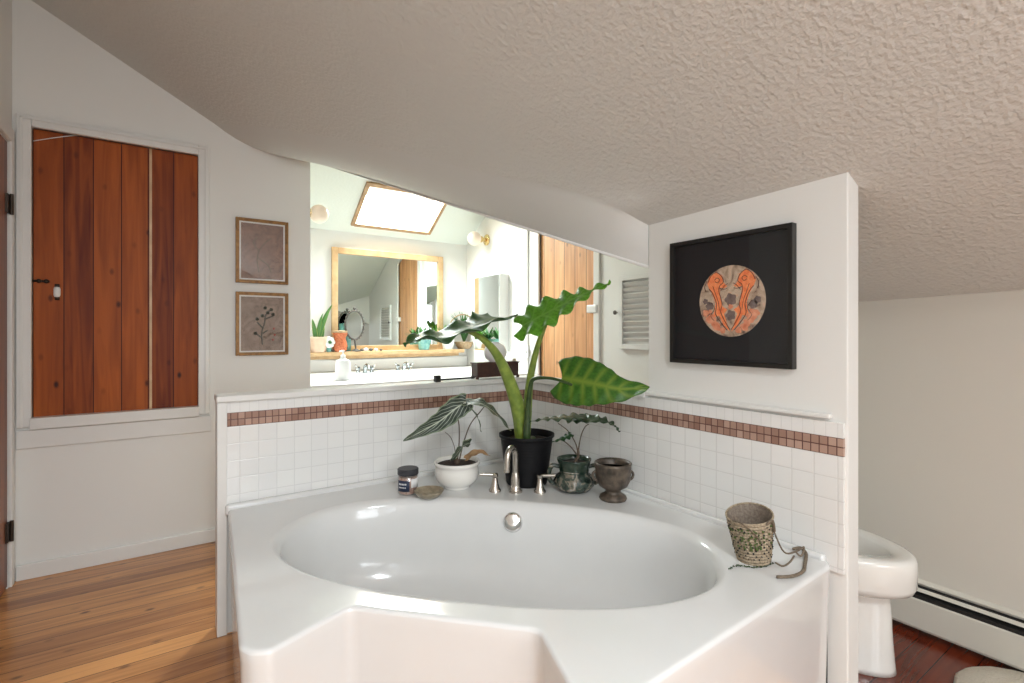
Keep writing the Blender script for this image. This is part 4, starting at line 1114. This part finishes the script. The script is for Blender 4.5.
# white flower & rust figure & beads
p = onledge(329, y=YF - .11)
t_ = thing('white_flower', p, 'white flower with green heart in a small cup on the ledge', 'flower')
m = MB(); m.lathe(p, [(.02, 0), (.024, .05), (.02, .055)], 16); m.build('cup', 'teal', t_, smooth='auto')
m = MB()
for k in range(7):
    a = 2 * PI * k / 7; c_2 = p + Vector((.03 * math.cos(a), -.015, .085 + .03 * math.sin(a))); m.sphere(c_2, .022, 8)
m.build('petals', 'towel', t_, smooth=True)
m = MB(); m.sphere(p + Vector((0, -.035, .085)), .013, 8); m.build('flower_heart', 'leafF', t_, smooth=True)
p = onledge(340, y=YF - .115)
t_ = thing('red_vase', p, 'rust red knobbly vase standing left of the oval mirror', 'vase')
m = MB(); m.lathe(p, [(.04, 0), (.055, .02), (.06, .05), (.05, .09), (.045, .12), (.055, .15), (.06, .165), (.05, .17), (.002, .165)], 28, wob=lambda a, z: 1 + .12 * math.sin(7 * a + z * 110)); m.build('vase_body', 'rust', t_, smooth=True)
m = MB(); m.lathe(p, [(.05, .165), (.064, .17), (.064, .185), (.002, .19)], 24); m.build('vase_top', 'rattan', t_, smooth='auto')
# oval mirror on stand
p = onledge(356, y=YF - .10)
t_ = thing('oval_table_mirror', p, 'oval mirror in a dark ornate frame standing on the ledge', 'mirror')
c_m = at(354.5, 325, y=YF - .10)
face = disc_rot((-.25, -1, .05))
RX, RZ = .083, .128
m = MB()
ringp = []
for k in range(49):
    a = 2 * PI * k / 48; ringp.append(c_m + face @ Vector((0, 0, 0)) + Vector((RX * math.cos(a), -.02 * math.cos(a) * -.25, RZ * math.sin(a))))
m.tube(ringp, .009, 8, sub=1)
for k in range(0, 48, 2): m.sphere(ringp[k] + (ringp[k] - c_m).normalized() * .008, .007, 5)
m.sphere(c_m + Vector((0, 0, RZ + .02)), .014, 6)
m.build('frame', 'pewter', t_, smooth=True)
m = MB(); m.bm.faces.new([m.bm.verts.new(v) for v in ringp[:-1]]); m.build('glass', 'mirror', t_, solid=.003)
m = MB(); m.tube([c_m - Vector((0, 0, RZ)), p + Vector((0, 0, .02))], .008, 8, sub=1); m.lathe(p, [(.05, 0), (.05, .006), (.02, .018), (.01, .025), (.002, .03)], 20); m.build('stand', 'pewter', t_, smooth='auto')
# teal bottle behind left
p = onledge(340, y=YF - .055); 
m = MB(); m.lathe(p + Vector((.07, 0, 0)), [(.022, 0), (.028, .01), (.028, .16), (.012, .20), (.010, .25), (.014, .252), (.002, .255)], 20)
tag(m.build('teal_bottle', 'teal', smooth='auto'), 'tall teal glass bottle behind the rust red vase', 'bottle')
# pebbles / shells row
for k, (u, r_, mt) in enumerate(((322, .020, 'towel'), (333, .017, 'pewter'), (362, .018, 'pewter'), (366, .022, 'towel'), (371, .019, 'pewter'), (376, .018, 'towel'), (381, .014, 'pewter'))):
    p = onledge(u, y=YF - .118) ; m = MB(); m.sphere(p + Vector((0, 0, r_ * .7)), r_, 8, sz=.7)
    o = m.build('pebble', mt, smooth=True)
    tag(o, ['white pebble at the left end of the ledge before the peach pot', 'dark pebble under the white flower', 'dark pebble nearest the oval mirror foot', 'white pebble between the two dark ones beside the oval mirror', 'dark pebble in the middle of the row right of the oval mirror', 'last white pebble of the row right of the oval mirror', 'small dark pebble ending the row on the ledge'][k], 'pebble', 'pebbles on the ledge')
# plants on right of ledge
def bushy(p, n, L, droop, w_, name, lab, mat='leafF', pot=None, up=.8):
    t_ = thing(name, p, lab, 'plant')
    for k in range(n):
        a = random.uniform(0, 2 * PI); e = random.uniform(.15, up); l = L * random.uniform(.7, 1.1)
        d = Vector((math.cos(a) * math.cos(e), math.sin(a) * math.cos(e) * .45, math.sin(e) + .35)).normalized()
        base = p + Vector((0, 0, .09))
        mid_ = [base, base + d * l * .5, base + d * l * .9 - Vector((0, 0, droop * l))]
        leaf('frond', mid_, [d.cross(UP).normalized() + Vector((0, 0, .01))], w_, mat, t_, ns=10, nt_=3, fold=.1, solid=.0008)
    m = MB(); m.lathe(p, [(.05, 0), (.065, .08), (.068, .10), (.002, .098)], 20); m.build('pot', pot or 'towel', t_, smooth='auto')
    return t_
bushy(onledge(424), 20, .2, .15, .015, 'trailing_plant', 'light green trailing plant under the long leaf, left of the hooped basket', 'leafF', 'teal')
bushy(onledge(448, y=YF - .08), 24, .2, .05, .02, 'ledge_plant', 'yellow-green bushy plant on the ledge before the hooped basket', 'leafB', 'towel')
bushy(onledge(478, y=YF - .08), 22, .27, .1, .014, 'spider_plant', 'pale green plant on the ledge below the narrow mirror', 'leafF', 'towel')
p = onledge(464, y=YF - .06)
t_ = thing('hoop_basket', p, 'round rattan hoop basket holding a fern on the ledge', 'basket')
hc = at(463, 330, y=YF - .06); Rh = .16
hp = [hc + Vector((Rh * math.cos(a), 0, Rh * math.sin(a))) for a in [2 * PI * k / 40 for k in range(41)]]
m = MB(); m.tube(hp, .007, 8, sub=1); m.build('hoop', 'rattan', t_, smooth=True)
zb = min(q.z for q in hp)
m = MB(); m.lathe(Vector((p.x, p.y, lz)), [(.06, 0), (.085, .03), (.095, .07), (.09, .075), (.002, .07)], 24); m.build('basket_bowl', 'rattan', t_, smooth='auto')
fe = thing('potted_fern', Vector((p.x, p.y, lz + .08)), 'feathery pale fern bursting from the hoop basket', 'fern')
for k in range(26):
    a = random.uniform(0, 2 * PI); e = random.uniform(.2, 1.3); l = random.uniform(.12, .2)
    d = Vector((math.cos(a) * math.cos(e), math.sin(a) * math.cos(e) * .4, math.sin(e) + .4)).normalized(); l *= 1.25; base = Vector((p.x, p.y, lz + .07))
    leaf('frond', [base, base + Vector((0, 0, .10)) + d * l * .5, base + Vector((0, 0, .11)) + d * l - Vector((0, 0, .03))], [d.cross(UP).normalized()], .013, 'leafF', fe, ns=10, nt_=2, solid=.0008)

# medicine cabinet on right wall
p0, p1 = at(483.5, 279, x=XR), at(509, 274, x=XR)
mcz0 = at(509, 352, x=XR).z
mc = thing('medicine_cabinet', (XR * S, (p0.y + p1.y) / 2, mcz0), 'slim mirrored cabinet on the wall left of the pine door', 'cabinet')
m = MB(); m.box((XR * S - .10, p1.y, mcz0), (XR * S - .001, p0.y, p1.z)); m.build('body', 'white', mc, bevel=.003)
m = MB(); m.box((XR * S - .107, p1.y + .008, mcz0 + .008), (XR * S - .1005, p0.y - .008, p1.z - .008)); m.build('mirror_door', 'mirror', mc)

# sconces
def sconce(base, d, lab):
    t_ = thing('globe_sconce', base, lab, 'wall lamp', 'globe sconces on either side of the mirror')
    d = Vector(d)
    m = MB(); m.lathe(base + d * .001, [(.055, 0), (.055, .008), (.045, .018), (.02, .024), (.02, .055), (.03, .06), (.032, .085), (.002, .086)], 28, rot=disc_rot(d)); m.build('brass_mount', 'brass', t_, smooth='auto')
    m = MB(); m.sphere(base + d * .145, .068, 16); m.build('globe', 'globe', t_, smooth=True)
sr = at(487, 240, x=XR); sconce(sr, (-1, 0, 0), 'globe wall lamp on brass mount, right of the skylight')
sl = at(311, 214, x=XE); gl_ = at(319, 214, x=XE + .145 / S); sconce(Vector((XE * S, gl_.y, gl_.z)), (1, 0, 0), 'globe wall lamp at the left edge of the opening')

# skylight
sx0, sx1, sy0, sy1 = [sk[k] for k in ('x0', 'x1', 'y0', 'y1')]
m = MB()
def skp(x, y, h): return W(x, y, z3(y)) + Vector((0, .527, .85)) * h   # h along slope normal (up/out)
fw_ = .022
def bar(x0, x1, y0, y1, h0, h1):
    V = [m.bm.verts.new(skp(x, y, h)) for h in (h0, h1) for (x, y) in ((x0, y0), (x1, y0), (x1, y1), (x0, y1))]
    for f in ((3, 2, 1, 0), (4, 5, 6, 7), (0, 1, 5, 4), (1, 2, 6, 5), (2, 3, 7, 6), (3, 0, 4, 7)): m.bm.faces.new([V[i] for i in f])
bar(sx0 - .004, sx0 + fw_, sy0, sy1, -.02, .16); bar(sx1 - fw_, sx1 + .004, sy0, sy1, -.02, .16)
bar(sx0 + fw_, sx1 - fw_, sy0 - .004, sy0 + fw_, -.02, .16); bar(sx0 + fw_, sx1 - fw_, sy1 - fw_, sy1 + .004, -.02, .16)
w2 = struct(m.build('window_2', 'skyframe'))
m = MB(); bar(sx0, sx1, sy0, sy1, .14, .144); m.build('pane', 'glass', w2)

# shutter on right wall
q0, q1 = at(621, 280, x=XR), at(660, 270, x=XR)
sy_a = q0.y; sy_b = at(672, 300, x=XR).y
szt = at(624, 276, x=XR).z; szb = at(624, 349, x=XR).z
sh = thing('louvered_shutter', (XR * S, (sy_a + sy_b) / 2, szb), 'small white louvered cupboard door on the wall right of the pine door', 'shutter')
X_ = XR * S
m = MB()
lo_, hi_ = min(sy_a, sy_b), max(sy_a, sy_b)
frame_boxes(m, 'x', X_ - .001, -.025, lo_, hi_, szb, szt, .035); m.build('frame', 'trim', sh, bevel=.002)
m = MB()
nsl = 11
for k in range(nsl):
    z_ = szb + .045 + (szt - szb - .09) * (k + .5) / nsl
    c_2 = Vector((X_ - .013, (lo_ + hi_) / 2, z_))
    m.box(c_2 - Vector((.015, (hi_ - lo_) / 2 - .036, .0025)), c_2 + Vector((.015, (hi_ - lo_) / 2 - .036, .0025)), Matrix.Rotation(math.radians(52), 3, 'Y'), c_2)
m.build('louvers', 'trim', sh)
m = MB(); m.lathe(Vector((X_ - .025, hi_ + .012, (szb + szt) / 2 + .0)), [(.006, 0), (.006, .012), (.015, .018), (.015, .026), (.002, .03)], 16, rot=disc_rot((-1, 0, 0))); m.build('knob', 'pewter', sh, smooth='auto')

# light switches on the casing side
p = at(527, 352, x=XR - .013)
m = MB(); m.box((p.x - .008, p.y - .025, p.z - .05), (p.x, p.y + .025, p.z + .05)); s_o = m.build('switch_plate', 'white', bevel=.003)
tag(s_o, 'white switch plate on the trim beside the pine door', 'switch')
m = MB(); m.box((p.x - .014, p.y - .006, p.z - .012), (p.x - .008, p.y + .006, p.z + .012)); m.build('toggle', 'white', s_o)

# ---------- things on the half wall cap ----------
capz = CAP * S
yb_ = YN + .03
bl, br = at(476, 381, y=yb_ - .02), at(519, 381, y=yb_ - .02)
bx_ = thing('wooden_box', ((bl.x + br.x) / 2, yb_ * S, capz), 'dark walnut box with small feet on the half wall cap', 'box')
bh = at(497, 362, y=yb_ - .02).z
m = MB(); m.box((bl.x + .006, yb_ * S - .030, capz + .010), (br.x - .006, yb_ * S + .038, bh - .008)); m.build('body', 'darkwood', bx_, bevel=.002)
m = MB(); m.box((bl.x, yb_ * S - .036, bh - .008), (br.x, yb_ * S + .042, bh)); m.build('lid', 'darkwood', bx_, bevel=.002)
for x_ in (bl.x + .002, br.x - .016):
    for y_ in (yb_ * S - .032, yb_ * S + .026):
        m = MB(); m.box((x_, y_, capz), (x_ + .014, y_ + .014, capz + .014)); m.build('foot', 'darkwood', bx_, bevel=.002)
gp_ = Vector(((bl.x + br.x) / 2 + .008 - .012, yb_ * S, bh))
t_ = thing('white_globe_vase', gp_, 'round white globe vase on top of the dark walnut box', 'vase')
m = MB(); m.lathe(gp_, [(.034, 0), (.036, .004), (.054, .020), (.064, .044), (.064, .066), (.054, .090), (.038, .103), (.024, .108), (.022, .113), (.019, .108), (.002, .104)], 32); m.build('vase_body', 'towel', t_, smooth=True)
p = Vector((br.x - .012, yb_ * S + .005, bh)); m = MB(); m.lathe(p, [(.011, 0), (.012, .001), (.012, .014), (.0115, .015), (.002, .015)], 20)
tag(m.build('candle', 'cream', smooth='auto'), 'small cream candle at the right end of the walnut box', 'candle')
k0 = at(438.5, 381, y=yb_ - .02)
br_ = thing('black_bar_holder', (k0.x, yb_ * S, capz), 'black bar with square end block lying on the half wall cap', 'holder')
m = MB(); m.box((k0.x - .017, yb_ * S - .028, capz), (k0.x + .014, yb_ * S + .0, capz + .034)); m.build('end_block', 'black', br_, bevel=.003)
m = MB(); m.tube([(k0.x + .012, yb_ * S - .014, capz + .009), (bl.x - .003, yb_ * S - .014, capz + .011)], .005, 10, sub=1); m.build('bar', 'black', br_, smooth='auto')

# =====================================================================
#  LIGHT, WORLD, CAMERA
# =====================================================================
def area(name, loc, direction, sx, sy, power, color=(1, 1, 1)):
    l = bpy.data.lights.new(name, 'AREA'); l.shape = 'RECTANGLE'; l.size = sx; l.size_y = sy; l.energy = power; l.color = color
    o = bpy.data.objects.new(name, l); col.objects.link(o); o.location = loc
    o.rotation_euler = Vector(direction).to_track_quat('-Z', 'Z').to_euler()
    return o
area('daylight_window', W((wx0 + wx1) / 2, YB - .12, (wz0 + wz1) / 2), (0, 1, .0), (wx1 - wx0) * S, (wz1 - wz0) * S, 43, (.90, .955, 1))
c4 = sum(skc, Vector()) / 4 * S
rl_ = area('fill_roof_window', c4 + Vector((.48, 0, .877)) * .12, (.30, .5, -.9), .55, 1.0, 66, (.93, .97, 1)); rl_.data.spread = math.radians(130)  # fill lamp above the added roof window
area('fill_side_window', W(XL - .12, -1.05, 1.15), (1, 0, 0), .9 * S, .8 * S, 10, (.86, .93, 1))  # fill lamp outside the added left-wall window
sc_ = W((sx0 + sx1) / 2, (sy0 + sy1) / 2, z3((sy0 + sy1) / 2)) + Vector((0, .527, .85)) * .25
sl_ = area('daylight_skylight', sc_, (.08, -.15, -.95), .72, .45, 98, (.90, 1, .98)); sl_.data.spread = math.radians(150)
for nm, loc in (('sconce_bulb', Vector((XR * S - .30, sr.y, sr.z))),):
    pass
w = bpy.data.worlds.new('sky'); sc.world = w; w.use_nodes = True
w.node_tree.nodes['Background'].inputs[0].default_value = (.93, .97, 1, 1); w.node_tree.nodes['Background'].inputs[1].default_value = 1.3

cam = bpy.data.cameras.new('camera'); co = bpy.data.objects.new('camera', cam); col.objects.link(co)
co.location = (0, 0, S); cam.sensor_width = 36; cam.lens = FPX / 1024 * 36; cam.clip_start = .02
cam.shift_y = -(341.5 - HY) / 1024
co.rotation_euler = (PI / 2, 0, -math.atan2(.5635, .8261))
sc.camera = co
sc.view_settings.view_transform = 'Standard'; sc.view_settings.look = 'None'; sc.view_settings.gamma = 1
sc.view_settings.use_curve_mapping = False
sc.view_settings.exposure = 0.0
